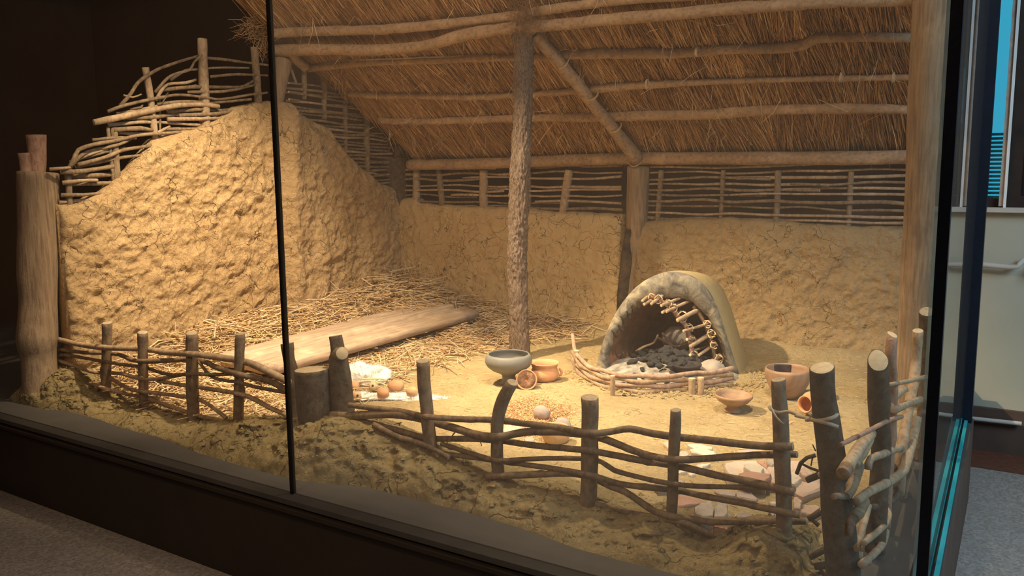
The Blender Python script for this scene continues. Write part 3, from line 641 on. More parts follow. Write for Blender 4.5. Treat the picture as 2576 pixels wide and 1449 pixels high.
rpole('purlin', [(880, 236), (980, 240), (1100, 242), (1200, 243), (1340, 236), (1460, 228), (1520, 221), (1640, 212), (1800, 205), (2000, 199), (2290, 194)], [9]*6+[11]*2+[8]*3)
rpole('purlin', [(955, 303), (1050, 306), (1160, 302), (1340, 296), (1500, 294), (1600, 290), (1750, 289), (1900, 278), (2100, 272), (2290, 275)], [9, 9, 10, 10, 12, 14, 14, 14, 14, 13])
ev = [Vector((x, 5.2, 1.262+.01*math.sin(x*2))) for x in np.linspace(-4.22, -.5, 14)]
V, Fc, mi = tube(ev, rad(15.5, (-2, 5.2, 1.27)), 16, .05, .03, knots=3); obj('eave_beam', V, Fc, ['purlin', 'cut_dull'], roof, mi=mi)
raf_ = rpole('rafter', [(1345, 85), (1400, 150), (1450, 210), (1500, 272), (1550, 335), (1602, 400)], [15, 16, 16, 14, 15, 17], 'purlin', off=-.055)
rpole('rafter', [(728, 128), (745, 150), (770, 172)], [13, 13, 12], 'purlin', off=-.05, kn=0)
for (px, py) in [(1335, 80), (1415, 160), (1490, 240), (1548, 320), (1600, 405), (2118, 195), (2250, 195), (1755, 130), (1630, 212)]:   # bast lashings
    c = onroof(px, py, -.05); rr = rad(17 if px < 1610 else 11, c); big = px < 1610
    V = []
    ax = Vector((.97, .1, -.1)) if not big else Vector((.1, .8, -.58)); u_ = ax.orthogonal().normalized(); w_ = ax.cross(u_).normalized()
    pts = [c+(u_*math.cos(t_)+w_*math.sin(t_))*rr*1.06+ax*(.006*t_/6.28-.01) for t_ in np.linspace(0, 12.5, 26)]
    V, Fc, mi = tube(pts, .003, 5, 0, .02); obj('lashing', V, Fc, ['cord', 'cord'], raf_ if px in (1415, 1490, 1548, 1600, 1335) else roof, mi=mi)
n = 30000
xs_ = RNG.uniform(-4.55, -.47, n); s_ = RNG.uniform(-.46, 1.22, n)
keep = xs_ > -4.5+.32*np.clip((s_+.3)/1.3, 0, 1)+RNG.normal(size=n)*.02; xs_, s_ = xs_[keep], s_[keep]; n = len(xs_)
A0 = np.array([0, 4.15, 2.095])
base = A0[None]+s_[:, None]*Dd+np.stack([xs_, 0*xs_, 0*xs_], 1)+Nn[None]*(RNG.random(n)**1.6*.05-.01)[:, None]+0
cl = vn(xs_*5, s_*3, 0, 91)*.22+vn(xs_*17, s_*6, 0, 92)*.2          # bundles fan out
D = Dd[None]+np.stack([cl*.75+.04+RNG.normal(size=n)*.055, 0*cl, 0*cl], 1)-Nn[None]*(RNG.random(n)*.07)[:, None]
straws('thatch', base-D*.15, D, RNG.uniform(.22, .46, n), RNG.uniform(.0018, .0044, n), 'thatch', roof, .015, rnd=np.clip(RNG.normal(size=n)*.27+.45+.28*vn(xs_*11, s_*5, 3), 0, 1))
n = 420; xs_ = RNG.uniform(-4.3, -.5, n); s_ = RNG.uniform(-.2, 1.15, n)
base = A0[None]+s_[:, None]*Dd+np.stack([xs_, 0*xs_, 0*xs_], 1)-Nn[None]*.02
D = np.stack([RNG.normal(size=n)*.55, RNG.normal(size=n)*.4, -np.abs(RNG.normal(size=n))*.9-.1], 1)
straws('loose_reeds', base, D, RNG.uniform(.05, .2, n), RNG.uniform(.0012, .002, n), 'straw', roof, .1)
n = 260; c = np.array(at(660, 70, X=-4.5)); P_ = c[None]+RNG.normal(size=(n, 3))*np.array([.02, .06, .035]); D = np.stack([RNG.normal(size=n)*.4, -abs(RNG.normal(size=n))*.8-.1, RNG.normal(size=n)*.35-.25], 1)
straws('ridge_fringe', P_, D, RNG.uniform(.05, .16, n), RNG.uniform(.0012, .0025, n), 'thatch', roof, .15)
n = 26; P_ = np.array(at(664, 95, X=-4.46))[None]+RNG.normal(size=(n, 3))*.012; D = np.stack([RNG.normal(size=n)*.15, RNG.normal(size=n)*.15, -np.ones(n)], 1)
straws('hanging_bast', P_, D, RNG.uniform(.08, .17, n), np.full(n, .0016), 'thatch', roof, .3)
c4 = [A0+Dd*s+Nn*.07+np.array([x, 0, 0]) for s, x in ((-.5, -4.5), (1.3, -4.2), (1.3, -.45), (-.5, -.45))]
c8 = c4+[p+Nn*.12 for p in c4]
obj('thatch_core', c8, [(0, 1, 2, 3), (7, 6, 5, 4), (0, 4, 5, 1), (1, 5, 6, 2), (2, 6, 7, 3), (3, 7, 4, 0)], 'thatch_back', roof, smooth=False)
# dark tuft of twigs where trunk meets the ridge
n = 260; c = np.array(at(1322, 45, Y=Yt-.09))
D = RNG.normal(size=(n, 3)); D[:, 1] = -abs(D[:, 1])*.4
straws('bast_tuft', c[None]+RNG.normal(size=(n, 3))*np.array([.05, .02, .06]), D, RNG.uniform(.04, .11, n), np.full(n, .0012), 'thatch', roof, .3, rnd=RNG.random(n)*.3)

# ================================================================== FENCES
YF = 2.45
def fence(label, loc): return thing('wattle_fence', label, 'fence', loc)
def stake(parent, pts, w, mat='bark_grey', cut='cut_dull', Y=YF, X=None, down=.1, kn=2, sides=16, tilt=None):
    P = [at(*p, X=X) if X is not None else at(*p, Y=Y) for p in pts]; e = P[-1].copy(); e.z = min(e.z-down, .02) ; e.z = max(e.z, .0); P.append(e)
    ws = w if isinstance(w, (list, tuple)) else [w, w]
    P.reverse()
    return rod('stake', parent, P, [rad(ws[-1], P[-1])]*(len(P)-1)+[rad(ws[0], P[-1])], mat, cut, sides=sides, amp=.05, step=.02, knots=kn, org=P[0], tilt=tilt or (random.uniform(-.15, .15), .12, 0))
def fw_(parent, pts, w, mat='bark_grey', cut='cut_dull', Yc=YF, X=None, kn=2, side=None, wo=.022):
    """withy: pts = (px, py, s) with s=-1 in front of the stake (nearer the camera), +1 behind, 0 between"""
    P = []
    for p in pts:
        s = p[2] if len(p) > 2 else 0
        P.append(at(p[0], p[1], X=X+wo*-s) if X is not None else at(p[0], p[1], Y=Yc+wo*1.3*s))
    ra = [rad(w[0]+(w[-1]-w[0])*i/(len(P)-1), P[i]) for i in range(len(P))]
    return rod('withy', parent, P, ra, mat, cut, sides=10, amp=.055, step=.02, knots=kn)
f1 = fence('long low wattle fence on the left, light poles woven between five sawn stakes', (-3.6, YF, 0))
for pts, w in [([(130, 812), (134, 890)], 13), ([(270, 812), (266, 990)], 12), ([(358, 836), (362, 1015)], 12), ([(482, 838), (486, 1035)], [14, 16]), ([(604, 840), (600, 1048)], [12, 13])]: stake(f1, pts, w)
for pts, w in [
    ([(148, 854, 0), (208, 868, 0), (270, 875, -1), (360, 878, 1), (420, 887, 0), (483, 891, -1), (540, 897, 0), (602, 907, 1), (640, 918, 0), (680, 937, 0), (728, 962, 0)], (6.5, 9.5)),
    ([(111, 875, 0), (152, 879, 0), (203, 886, 0), (267, 889, 1), (300, 892, 0), (332, 905, 0), (360, 909, -1), (416, 907, 0), (484, 904, 1), (520, 912, 0), (545, 925, 0), (602, 942, -1), (646, 951, 0), (690, 964, 0), (722, 983, 0)], (4.2, 8)),
    ([(120, 895, 0), (162, 893, 0), (208, 900, 0), (265, 910, -1), (323, 919, 0), (361, 924, 1), (425, 942, 0), (484, 941, -1), (554, 942, 0), (602, 941, 1), (660, 952, 0)], (4, 5)),
    ([(120, 898, 0), (185, 919, 0), (231, 935, 0), (266, 938, 1), (300, 939, 0), (361, 954, -1), (420, 950, 0), (470, 940, 0)], (5, 4.5)),
    ([(397, 958, 0), (462, 969, 0), (485, 972, 1), (531, 979, 0), (601, 991, -1), (640, 1004, 0), (680, 1026, 0), (726, 1046, 0)], (5, 6.5)),
    ([(115, 914, 0), (150, 930, 0), (200, 952, 0), (235, 970, 0)], (4.5, 4.5)), ([(130, 940, 0), (190, 958, 0)], (3.5, 3.5)),
    ([(222, 962, 0), (266, 978, -1), (323, 992, 0), (361, 998, 1), (400, 1002, 0)], (4.5, 4.5)),
    ([(277, 951, 0), (323, 976, 0), (361, 985, -1), (416, 992, 0), (485, 1001, 1), (515, 1012, 0), (545, 1032, 0), (570, 1052, 0)], (5, 5)),
    ([(375, 1004, 0), (416, 1018, 0), (462, 1034, 0), (510, 1048, 0), (565, 1060, 0)], (5, 5)),
    ([(499, 909, 0), (536, 949, 0), (601, 962, -1), (646, 974, 0), (722, 988, 0)], (4, 5)), ([(296, 992, 0), (346, 1025, 0), (430, 1034, 0)], (4, 3))]:
    fw_(f1, pts, w, 'bark_tan' if w[0] > 4.3 else 'bark_grey')
f2 = fence('low wattle fence in the front centre, woven between five stakes, one of them curved', (-1.3, YF, 0))
stake(f2, [(1063, 908), (1070, 1000), (1086, 1145)], 16.5); stake(f2, [(1290, 962), (1266, 1005), (1251, 1060), (1250, 1140), (1254, 1190), (1264, 1262)], [15, 16.5], kn=0)
stake(f2, [(1483, 1000), (1484, 1100), (1480, 1262)], [22, 22]); stake(f2, [(1700, 1032), (1695, 1150), (1690, 1290)], [13.5, 14]); stake(f2, [(1959, 955), (1966, 1140), (1974, 1345)], [19, 20], 'bark_grey')
for pts, w in [
    ([(878, 1019, 0), (949, 1028, 0), (1002, 1033, 0), (1052, 1044, 0), (1080, 1049, -1), (1150, 1054, 0), (1251, 1057, 1), (1323, 1066, 0), (1400, 1075, 0), (1484, 1089, -1), (1535, 1086, 0), (1584, 1079, 0), (1644, 1091, 0), (1697, 1099, 1), (1787, 1108, 0), (1894, 1120, 0), (1966, 1123, -1), (1995, 1123, -1)], (7, 10.5)),
    ([(834, 1046, 0), (881, 1046, 0), (967, 1042, 0), (1020, 1045, 0), (1082, 1060, 1), (1155, 1080, 0), (1195, 1093, 0), (1250, 1100, -1), (1298, 1090, 0), (1341, 1086, 0), (1420, 1087, 0), (1483, 1096, 1), (1530, 1108, 0), (1584, 1130, 0), (1637, 1147, 0), (1693, 1156, -1), (1751, 1155, 0), (1823, 1150, 0), (1894, 1145, 0), (1966, 1143, 1), (2005, 1143, 1)], (11, 8.5)),
    ([(935, 1064, 0), (993, 1080, 0), (1038, 1093, 0), (1085, 1103, 1), (1173, 1104, 0), (1251, 1108, 1), (1341, 1120, 0), (1412, 1127, 0), (1484, 1134, -1), (1537, 1143, 0), (1600, 1156, 0), (1693, 1171, 1), (1734, 1179, 0), (1805, 1196, 0), (1894, 1213, 0), (1968, 1232, -1), (1998, 1239, -1)], (7, 10)),
    ([(1110, 1116, 0), (1164, 1134, 0), (1208, 1147, 0), (1253, 1158, -1), (1323, 1155, 0), (1394, 1153, 0), (1482, 1155, 1), (1515, 1163, 0), (1545, 1183, 0), (1591, 1196, 0), (1640, 1208, 0), (1692, 1217, -1), (1751, 1223, 0), (1841, 1225, 0), (1968, 1228, 1), (2001, 1230, 1)], (6, 7)),
    ([(1110, 1140, 0), (1180, 1150, 0), (1253, 1160, 1), (1323, 1169, 0), (1394, 1179, 0), (1482, 1195, -1), (1555, 1216, 0), (1609, 1224, 0), (1693, 1232, 1), (1787, 1251, 0), (1894, 1271, 0), (1970, 1288, -1), (2012, 1295, -1)], (6, 9.5)),
    ([(1226, 1200, -1), (1287, 1196, -1), (1359, 1193, 0), (1430, 1191, 0), (1483, 1200, 1), (1537, 1224, 0), (1573, 1237, 0), (1609, 1261, 0), (1644, 1285, 0), (1692, 1300, -1), (1760, 1309, 0), (1823, 1312, 0), (1974, 1311, 1), (2030, 1311, 1)], (8.5, 9)),
    ([(1180, 1182, 0), (1240, 1200, 0), (1300, 1225, 0), (1390, 1250, 0), (1500, 1268, 0), (1600, 1293, 0), (1716, 1314, -1), (1765, 1335, -1), (1815, 1352, 0)], (7, 8)),
    ([(940, 1068, -1), (1000, 1098, -1), (1070, 1120, -1), (1130, 1150, -1)], (7, 6))]:
    o_ = fw_(f2, pts, w, 'bark_grey', kn=3)
for a_, b_ in [((1150, 1080), (1120, 1120)), ((1035, 1058), (1046, 1040)), ((1965, 1080), (1950, 1062)), ((1965, 1100), (1950, 1086)), ((1010, 1063), (990, 1068)), ((1205, 1102), (1212, 1122)), ((1700, 1285), (1672, 1278))]:
    P = [at(*a_, Y=YF), at(*b_, Y=YF-.02)]; rod('twig', f2, P, [.003, .0015], 'bark_grey', 'bark_dark', sides=5)
# posts of the gateway in the middle of the front
g = at(785, 930, Y=YF); r = rad(46, g)
st = thing('stump_post', 'short thick dark sawn stump set in the mud bank behind the glass joint', 'post', (g.x, YF, 0))
V, Fc, mi = tube([Vector((g.x+.02, YF, .02)), Vector((g.x+.01, YF, .2)), g], [r*.78, r*.98, r], 26, .04, .012, knots=1); obj('log', V, Fc, ['bark_dark', 'cut_dull'], st, mi=mi)
g = at(843, 845, Y=YF+.06); r = rad(17, g)
st = thing('gate_post', 'dark bark post with a round sawn branch stub, right of the thick stump', 'post', (g.x, YF+.06, .05))
V, Fc, mi = tube([at(862, 1060, Y=YF+.06), at(858, 960, Y=YF+.06), at(852, 905, Y=YF+.06), at(849, 880, Y=YF+.06), g], [r*1.75, r*1.55, r*1.45, r*1.1, r], 20, .06, .012, knots=1); lg_ = obj('log', V, Fc, ['bark_dark', 'cut_dull'], st, mi=mi)
c = at(853, 890, Y=YF+.05); V, Fc, mi = tube([c, at(861, 889, Y=YF-.02)], [r*1.0, r*.95], 16, .03, .01); obj('branch_stub', V, Fc, ['bark_grey', 'cut'], lg_, mi=mi)
g = at(722, 864, Y=YF+.08); r = rad(14, g)
post('gate_post', 'dark split stake with a slanted top, left of the thick stump', [at(742, 1060, Y=YF+.08), at(734, 950, Y=YF+.08), g], [r*1.4, r*1.2, r], 'bark_dark', sides=12, amp=.12)
# right front corner post and side fence
P = [at(2125, 1500, Y=2.34), at(2108, 1300, Y=2.34), at(2090, 1130, Y=2.34), at(2072, 1000, Y=2.34), at(2068, 926, Y=2.34)]
r = rad(31, P[-1])
post('corner_post', 'stout dark bark post at the right front corner with a hide strap tied round', [Vector((P[0].x+.005, 2.34, 0)), P[1], P[2], P[3], P[4]], [r*1.4, r*1.25, r*1.08, r, r], 'bark_dark', 'cut', sides=26, amp=.03, step=.012, knots=2, tilt=(0, .3, 0))
XF = -.36
f3 = fence('crooked wattle fence of thick pale poles along the right side by the glass', (XF, 2.9, 0))
stake(f3, [(2209, 908), (2209, 1000), (2216, 1130), (2205, 1300)], [24, 26], 'bark_dark', 'cut', X=XF, sides=20, tilt=(-.25, .75, 0))
stake(f3, [(2245, 842), (2240, 900), (2243, 975), (2238, 1100)], [13.5, 15], 'bark_red', 'cut', X=XF, tilt=(-.5, .6, 0))
stake(f3, [(2309, 832), (2302, 930), (2280, 1060), (2268, 1140)], [12.5, 12.5], 'bark_tan', 'cut', X=XF, tilt=(0, .35, 0))
stake(f3, [(2331, 784), (2331, 860), (2330, 960), (2320, 1120)], [18, 18], 'bark_dark', 'cut_dull', X=XF+.02)
for pts, w, m in [
    ([(2234, 968, -1), (2280, 960, -1), (2329, 948, -1)], (5, 6), 'bark_tan'), ([(2271, 978, 0), (2250, 1000, 0), (2236, 1030, 0)], (11, 9), 'bark_tan'), ([(2249, 1032, -1), (2280, 1018, -1), (2315, 1005, -1)], (9, 9), 'bark_tan'),
    ([(2114, 1119, -1), (2183, 1085, -1), (2235, 1058, -1), (2268, 1048, -1)], (6, 6), 'bark_red'), ([(2190, 1090, 1), (2170, 1115, 0), (2143, 1155, 0), (2120, 1192, 0)], (15, 17), 'bark_tan'), ([(2192, 1104, 0), (2178, 1135, 0), (2153, 1171, 0)], (7, 8), 'bark_tan'),
    ([(2183, 1180, -1), (2190, 1155, -1), (2222, 1142, -1), (2262, 1127, 0), (2300, 1112, 0)], (10, 9), 'bark_tan'), ([(2153, 1262, -1), (2185, 1238, -1), (2225, 1218, -1), (2258, 1198, -1), (2275, 1180, -1), (2283, 1150, -1), (2292, 1120, -1), (2302, 1078, -1), (2306, 1050, -1)], (11, 12), 'bark_tan'),
    ([(2098, 1249, 0), (2132, 1246, 0), (2148, 1215, 0), (2160, 1170, 0)], (9, 15), 'bark_grey'), ([(2134, 1350, -1), (2140, 1315, -1), (2162, 1285, -1), (2172, 1262, -1)], (10, 17), 'bark_grey'), ([(2153, 1381, 0), (2166, 1340, 0), (2176, 1300, 0), (2182, 1270, 0)], (9, 10), 'bark_tan'),
    ([(2173, 1366, -1), (2205, 1340, -1), (2230, 1315, -1), (2236, 1295, -1), (2228, 1280, 0)], (8, 8), 'bark_tan'), ([(2168, 1420, -1), (2200, 1392, -1), (2222, 1365, -1), (2230, 1335, -1)], (10, 8), 'bark_tan'), ([(2156, 1460, 0), (2160, 1420, 0), (2164, 1388, 0)], (8, 8), 'bark_tan'),
    ([(2183, 1278, 0), (2231, 1268, 0), (2258, 1245, 0), (2264, 1225, 0)], (8, 8), 'bark_dark'), ([(2200, 1200, 1), (2240, 1180, 1), (2280, 1150, 1)], (10, 10), 'bark_dark'), ([(2215, 1235, 1), (2255, 1215, 1)], (10, 9), 'bark_dark'),
    ([(2320, 1010, 0), (2345, 985, 0)], (11, 10), 'bark_grey'), ([(2322, 940, 1), (2345, 925, 1)], (8, 8), 'bark_grey'), ([(2300, 1040, 1), (2330, 1020, 1)], (9, 9), 'bark_grey'), ([(2325, 975, 1), (2348, 962, 1)], (8, 8), 'bark_grey')]:
    fw_(f3, pts, w, m, 'cut_dull', X=XF, kn=2)
for pts, w in [([(2052, 1145), (2030, 1152), (2014, 1165), (2004, 1192)], (5, 5)), ([(2060, 1185), (2035, 1176), (2010, 1163)], (4, 3)), ([(2060, 1195), (2030, 1208)], (9, 8)), ([(2066, 1290), (2040, 1305), (2060, 1322)], (6, 6)), ([(2068, 1285), (2048, 1298), (2035, 1305)], (9, 8)), ([(2090, 1375), (2060, 1390), (2038, 1402)], (9, 8)), ([(2052, 1135), (2044, 1118)], (2, 1.5)), ([(2044, 1150), (2040, 1172)], (2, 1.5)), ([(2090, 1420), (2050, 1425)], (10, 9))]:
    P = [at(*p, Y=2.4) for p in pts]; rod('cut_branch', f3, P, [rad(w[0], P[0]), rad(w[1], P[0])], 'bark_dark', 'cut_dull', sides=8, knots=1)
# hide strap
def ribbon(name, pts, w, parent=None, mat='leather'):
    P, _ = smooth_path(pts, [1]*len(pts), .008); V = []; n_ = len(P)
    for i, p in enumerate(P):
        T = (P[min(i+1, n_-1)]-P[max(i-1, 0)]).normalized(); c_ = (Vector(CAM)-p).normalized(); s_ = T.cross(c_).normalized(); q_ = s_.cross(T).normalized()
        for a_, b_ in ((-1, -1), (1, -1), (1, 1), (-1, 1)): V.append(p+s_*w*a_+q_*w*.25*b_)
    Fc = [(i*4+j, i*4+(j+1) % 4, (i+1)*4+(j+1) % 4, (i+1)*4+j) for i in range(n_-1) for j in range(4)]+[(3, 2, 1, 0), tuple((n_-1)*4+j for j in range(4))]
    return obj(name, V, Fc, mat, parent)
sp = thing('hide_strap', 'pale hide strap knotted from the right-hand fence stake to the stout corner post', 'strap', at(2010, 1045, Y=2.4))
ribbon('strap_band', [at(1935, 1022, Y=2.5), at(1940, 1030, Y=2.42), at(1958, 1038, Y=2.405), at(1985, 1036, Y=2.4), at(2010, 1045, Y=2.38), at(2045, 1057, Y=2.33), at(2075, 1056, Y=2.285), at(2100, 1048, Y=2.295), at(2107, 1040, Y=2.33)], .005, sp)
ribbon('strap_band', [at(2000, 1045, Y=2.39), at(2030, 1052, Y=2.34), at(2060, 1060, Y=2.29), at(2085, 1066, Y=2.285), at(2109, 1074, Y=2.31)], .005, sp)
ribbon('strap_tail', [at(1937, 1020, Y=2.42), at(1945, 1035, Y=2.4), at(1955, 1052, Y=2.39), at(1971, 1067, Y=2.39)], .0028, sp)
ribbon('strap_knot', [at(2036, 1038, Y=2.33), at(2042, 1048, Y=2.325), at(2038, 1056, Y=2.33), at(2026, 1056, Y=2.34)], .005, sp)

# ================================================================== BED: STRAW, PLANK
inpoly = lambda x, y: 0
n = 12500
bx = RNG.uniform(-4.36, -2.45, n); by = RNG.uniform(2.5, 5.18, n)
lim = np.interp(by, [2.4, 2.7, 3.1, 3.6, 4.1, 4.5, 4.9, 5.2], [-2.75, -2.8, -3.02, -3.05, -3.0, -2.85, -2.7, -2.68])+RNG.normal(size=n)*.12
kp = bx < lim; bx, by = bx[kp], by[kp]; n = len(bx)
hh = .02+.1*sst(-3.2, -4.2, bx)+.05*sst(4.2, 5.1, by)*sst(-2.6, -3.2, bx)
bz = floorz(bx, by)+RNG.random(n)*hh+.004
th = RNG.uniform(0, 6.283, n); D = np.stack([np.cos(th), np.sin(th), RNG.normal(size=n)*.16], 1); Ln = RNG.uniform(.07, .33, n)
Pb = np.stack([bx, by, bz], 1)-D*Ln[:, None]*.5; Pb[:, 0] = np.maximum(Pb[:, 0], -4.33)
hs = straws('straw_litter', Pb, D, Ln, RNG.uniform(.0018, .0054, n), 'straw', None, .05, org=(-3.6, 4, .1), kind='stuff')
tag(hs, 'loose golden straw litter spread under and around the plank bed', 'straw')
n = 90; bx = RNG.uniform(-4.3, -2.9, n); by = np.where(RNG.random(n) < .6, RNG.uniform(5.02, 5.15, n), RNG.uniform(2.9, 5, n)); bx = np.where(by < 5.0, RNG.uniform(-4.33, -4.2, n), bx)
D = np.stack([RNG.normal(size=n)*.5, RNG.normal(size=n)*.3, np.abs(RNG.normal(size=n))*.7+.15], 1)
tag(straws('leaning_straw', np.stack([bx, by, floorz(bx, by)+.05], 1), D, RNG.uniform(.15, .36, n), RNG.uniform(.0014, .0026, n), 'straw', None, .05, org=(-3.6, 5, .15)), 'single stalks of straw leaning up against the daub walls', 'straw')
cn = [(530, 888, .215), (690, 915, .215), (1205, 778, .225), (1060, 756, .225)]
zt = [at(x, y, Z=z) for x, y, z in cn]
na, nb = 60, 70; V = []
for layer in (0, 1):
    for i in range(na):
        u = i/(na-1)
        for j in range(nb):
            w = j/(nb-1); a_ = zt[0].lerp(zt[3], u); b_ = zt[1].lerp(zt[2], u); p = a_.lerp(b_, w)
            rg = -.03*math.exp(-((w-.36+.04*u)/.035)**2)-.026*math.exp(-((w-.7+.05*u)/.03)**2)+.012*math.exp(-((w-.55)/.08)**2)+.008*float(vn(w*9, u*3, 0, 4))-.02*(abs(w-.5)*2)**6
            if layer: p = p+Vector((0, 0, -.06))
            else: p = p+Vector((0, 0, rg))
            if i in (0, na-1): p = p+Vector((0, float(vn(w*6, u, 3))*.03, 0))
            V.append(p)
Fc = []; N1 = na*nb
for i in range(na-1):
    for j in range(nb-1):
        a_ = i*nb+j; Fc.append((a_, a_+nb, a_+nb+1, a_+1)[::-1]); Fc.append((N1+a_, N1+a_+nb, N1+a_+nb+1, N1+a_+1))
for i in range(na-1):
    for j in (0, nb-1): a_ = i*nb+j; Fc.append((a_, a_+nb, N1+a_+nb, N1+a_) if j == 0 else (a_+nb, a_, N1+a_, N1+a_+nb))
for j in range(nb-1):
    for i in (0, na-1): a_ = i*nb+j; Fc.append((a_+1, a_, N1+a_, N1+a_+1) if i == 0 else (a_, a_+1, N1+a_+1, N1+a_))
obj_ = tag(obj('hewn_plank', V, Fc, 'plank', org=(-3.7, 4, .15)), 'long broad hewn plank lying on the straw as a bed', 'plank')
p = fat(722, 950); V, Fc, mi = tube([p+Vector((-.25, .18, .05)), p+Vector((.0, .04, .045))], [.06, .055], 14, .08, .03)
tag(obj('log_support', V, Fc, ['old_wood', 'cut_dull'], mi=mi), 'round pale log end propping the near end of the plank', 'log')
for k_, (pts, lab) in enumerate([([(1135, 872), (1105, 895), (1092, 920), (1088, 945)], 'thin forked twig on the bare clay floor right of the straw'), ([(1100, 918), (1130, 930), (1150, 945)], 'short pale straw twig beside the forked twig'), ([(1225, 862), (1222, 845), (1240, 838)], 'small dark hooked twig left of the trunk post'), ([(1360, 770), (1400, 800), (1440, 815)], 'thin dry stalk on the floor right of the trunk post')]):
    P = [fat(*p)+Vector((0, 0, .006)) for p in pts]; V, Fc, mi = tube(P, [.004, .002], 6, .1, .02); tag(obj('twig', V, Fc, ['bark_tan', 'cut_dull'], mi=mi), lab, 'twig')

n = 2600; bx = RNG.uniform(-4.2, -.5, n); by = RNG.uniform(2.55, 5.15, n); th = RNG.uniform(0, 6.28, n)
D = np.stack([np.cos(th), np.sin(th), RNG.normal(size=n)*.06], 1)
tag(straws('straw_chaff', np.stack([bx, by, floorz(bx, by)+.002], 1), D, RNG.uniform(.008, .05, n), RNG.uniform(.0008, .0018, n), 'straw', None, .1, org=(-2.4, 4, .1)), 'fine straw chaff scattered thinly over the whole clay floor', 'straw')
# ================================================================== OVEN
OL = fat(1508, 932); OR = fat(1850, 940); OC = (OL+OR)/2; ex_ = (OR-OL); ex_.z = 0; half = ex_.length/2; ex_.normalize(); ey_ = Vector((-ex_.y, ex_.x, 0))   # ey_ points back
apex = None
rr = fw*F+rt*(1678-W/2)-up*(690-H/2); t_ = (Vector(OC-Vector(CAM))).dot(ey_)/Vector(rr).dot(ey_); HZ = (Vector(CAM)+Vector(rr)*t_).z-OC.z+.045
oven = thing('clay_oven', 'domed clay bread oven cut open at the front, soot-blackened inside', 'oven', OC)
def arch(a_, h_, n_=48, pw=.8):
    o_ = []
    for i in range(n_+1):
        th_ = math.pi*i/n_; x = -math.cos(th_); z = math.sin(th_)**pw
        if x > 0: x = x*(1-.13*math.sin(min(1, z)*math.pi*.9))
        o_.append((x*a_+.03*z, z*h_))
    return o_
def OP(x, y, z): return OC+ex_*x+ey_*y+Vector((0, 0, z))
NA = 56; NB = 22; Lb = .62
# outer shell: front bulges slightly outward at the foot, closes behind
V = []
for b_ in range(NB+1):
    s = b_/NB; q = s*math.pi/2
    sc = math.cos(q)**.75 if s < 1 else 0; y = Lb*math.sin(q)
    shift = .24*math.sin(q)
    for x, z in arch(half*(1+.05*math.sin(q*2)), HZ, NA, .95):
        flare = (1-z/HZ)**3*.03*math.copysign(1, x)
        nzv = .01*float(vn(x*6, y*6, z*6, 3))*min(1, y*8)
        V.append(OP((x+flare+nzv)*max(sc, .0)+shift, y, (z*(max(sc, 0)**.75))-.03+nzv))
Fc = []; w_ = NA+1
for b_ in range(NB):
    for i in range(NA): a_ = b_*w_+i; Fc.append((a_, a_+1, a_+1+w_, a_+w_))
obj('dome', V, Fc, 'oven', oven)
# front face ring: outer edge to broken inner edge with thickness
IW, IH = half*.87, HZ*.755
outer = arch(half+.0, HZ, NA, .95); V = []
inner_ = []
for i, (x, z) in enumerate(outer):
    th_ = i/NA; jag = 1+.03*float(vn(i*.45, 0, 0, 8))+.012*float(vn(i*1.3, 3, 0, 8))
    xi = -math.cos(math.pi*th_)*IW*jag; zi = math.sin(math.pi*th_)**.9*IH*jag
    if th_ > .5: xi = xi*(1-.1*math.sin(min(1, zi/IH)*math.pi*.9))+.015
    inner_.append((xi, zi))
rings = 8
for k_ in range(rings+1):
    f = k_/rings
    for i in range(NA+1):
        x = outer[i][0]*(1-f)+inner_[i][0]*f; z = outer[i][1]*(1-f)+inner_[i][1]*f
        flare = (1-outer[i][1]/HZ)**3*.03*math.copysign(1, outer[i][0])*(1-f)
        y = -.035*math.sin(f*math.pi)**.6+.01*float(vn(x*14, z*14, 0, 2))*math.sin(f*math.pi)
        if k_ == 0: y = 0
        V.append(OP(x+flare, y, z-.03))
Fc = [(k_*w_+i, (k_+1)*w_+i, (k_+1)*w_+i+1, k_*w_+i+1) for k_ in range(rings) for i in range(NA)]
rim_ = obj('front_rim', V, Fc, 'soot', oven)
# inner lining
V = []
for b_ in range(NB+1):
    s = b_/NB; q = s*math.pi/2; sc = math.cos(q)**.6 if s < 1 else 0; y = (Lb-.09)*math.sin(q); shift = .2*math.sin(q)
    for i in range(NA+1):
        x, z = inner_[i] if b_ < 1 else (inner_[i][0]*1.02, inner_[i][1]*1.03)
        n_ = .012*float(fbm(x*9, y*9, z*9, 3, 5)); V.append(OP((x+n_)*sc+shift, y, (z*(sc**.75))-.02+n_))
Fc = [(b_*w_+i, b_*w_+w_+i, b_*w_+w_+i+1, b_*w_+i+1) for b_ in range(NB) for i in range(NA)]
obj('lining', V, Fc, 'scorch', oven)
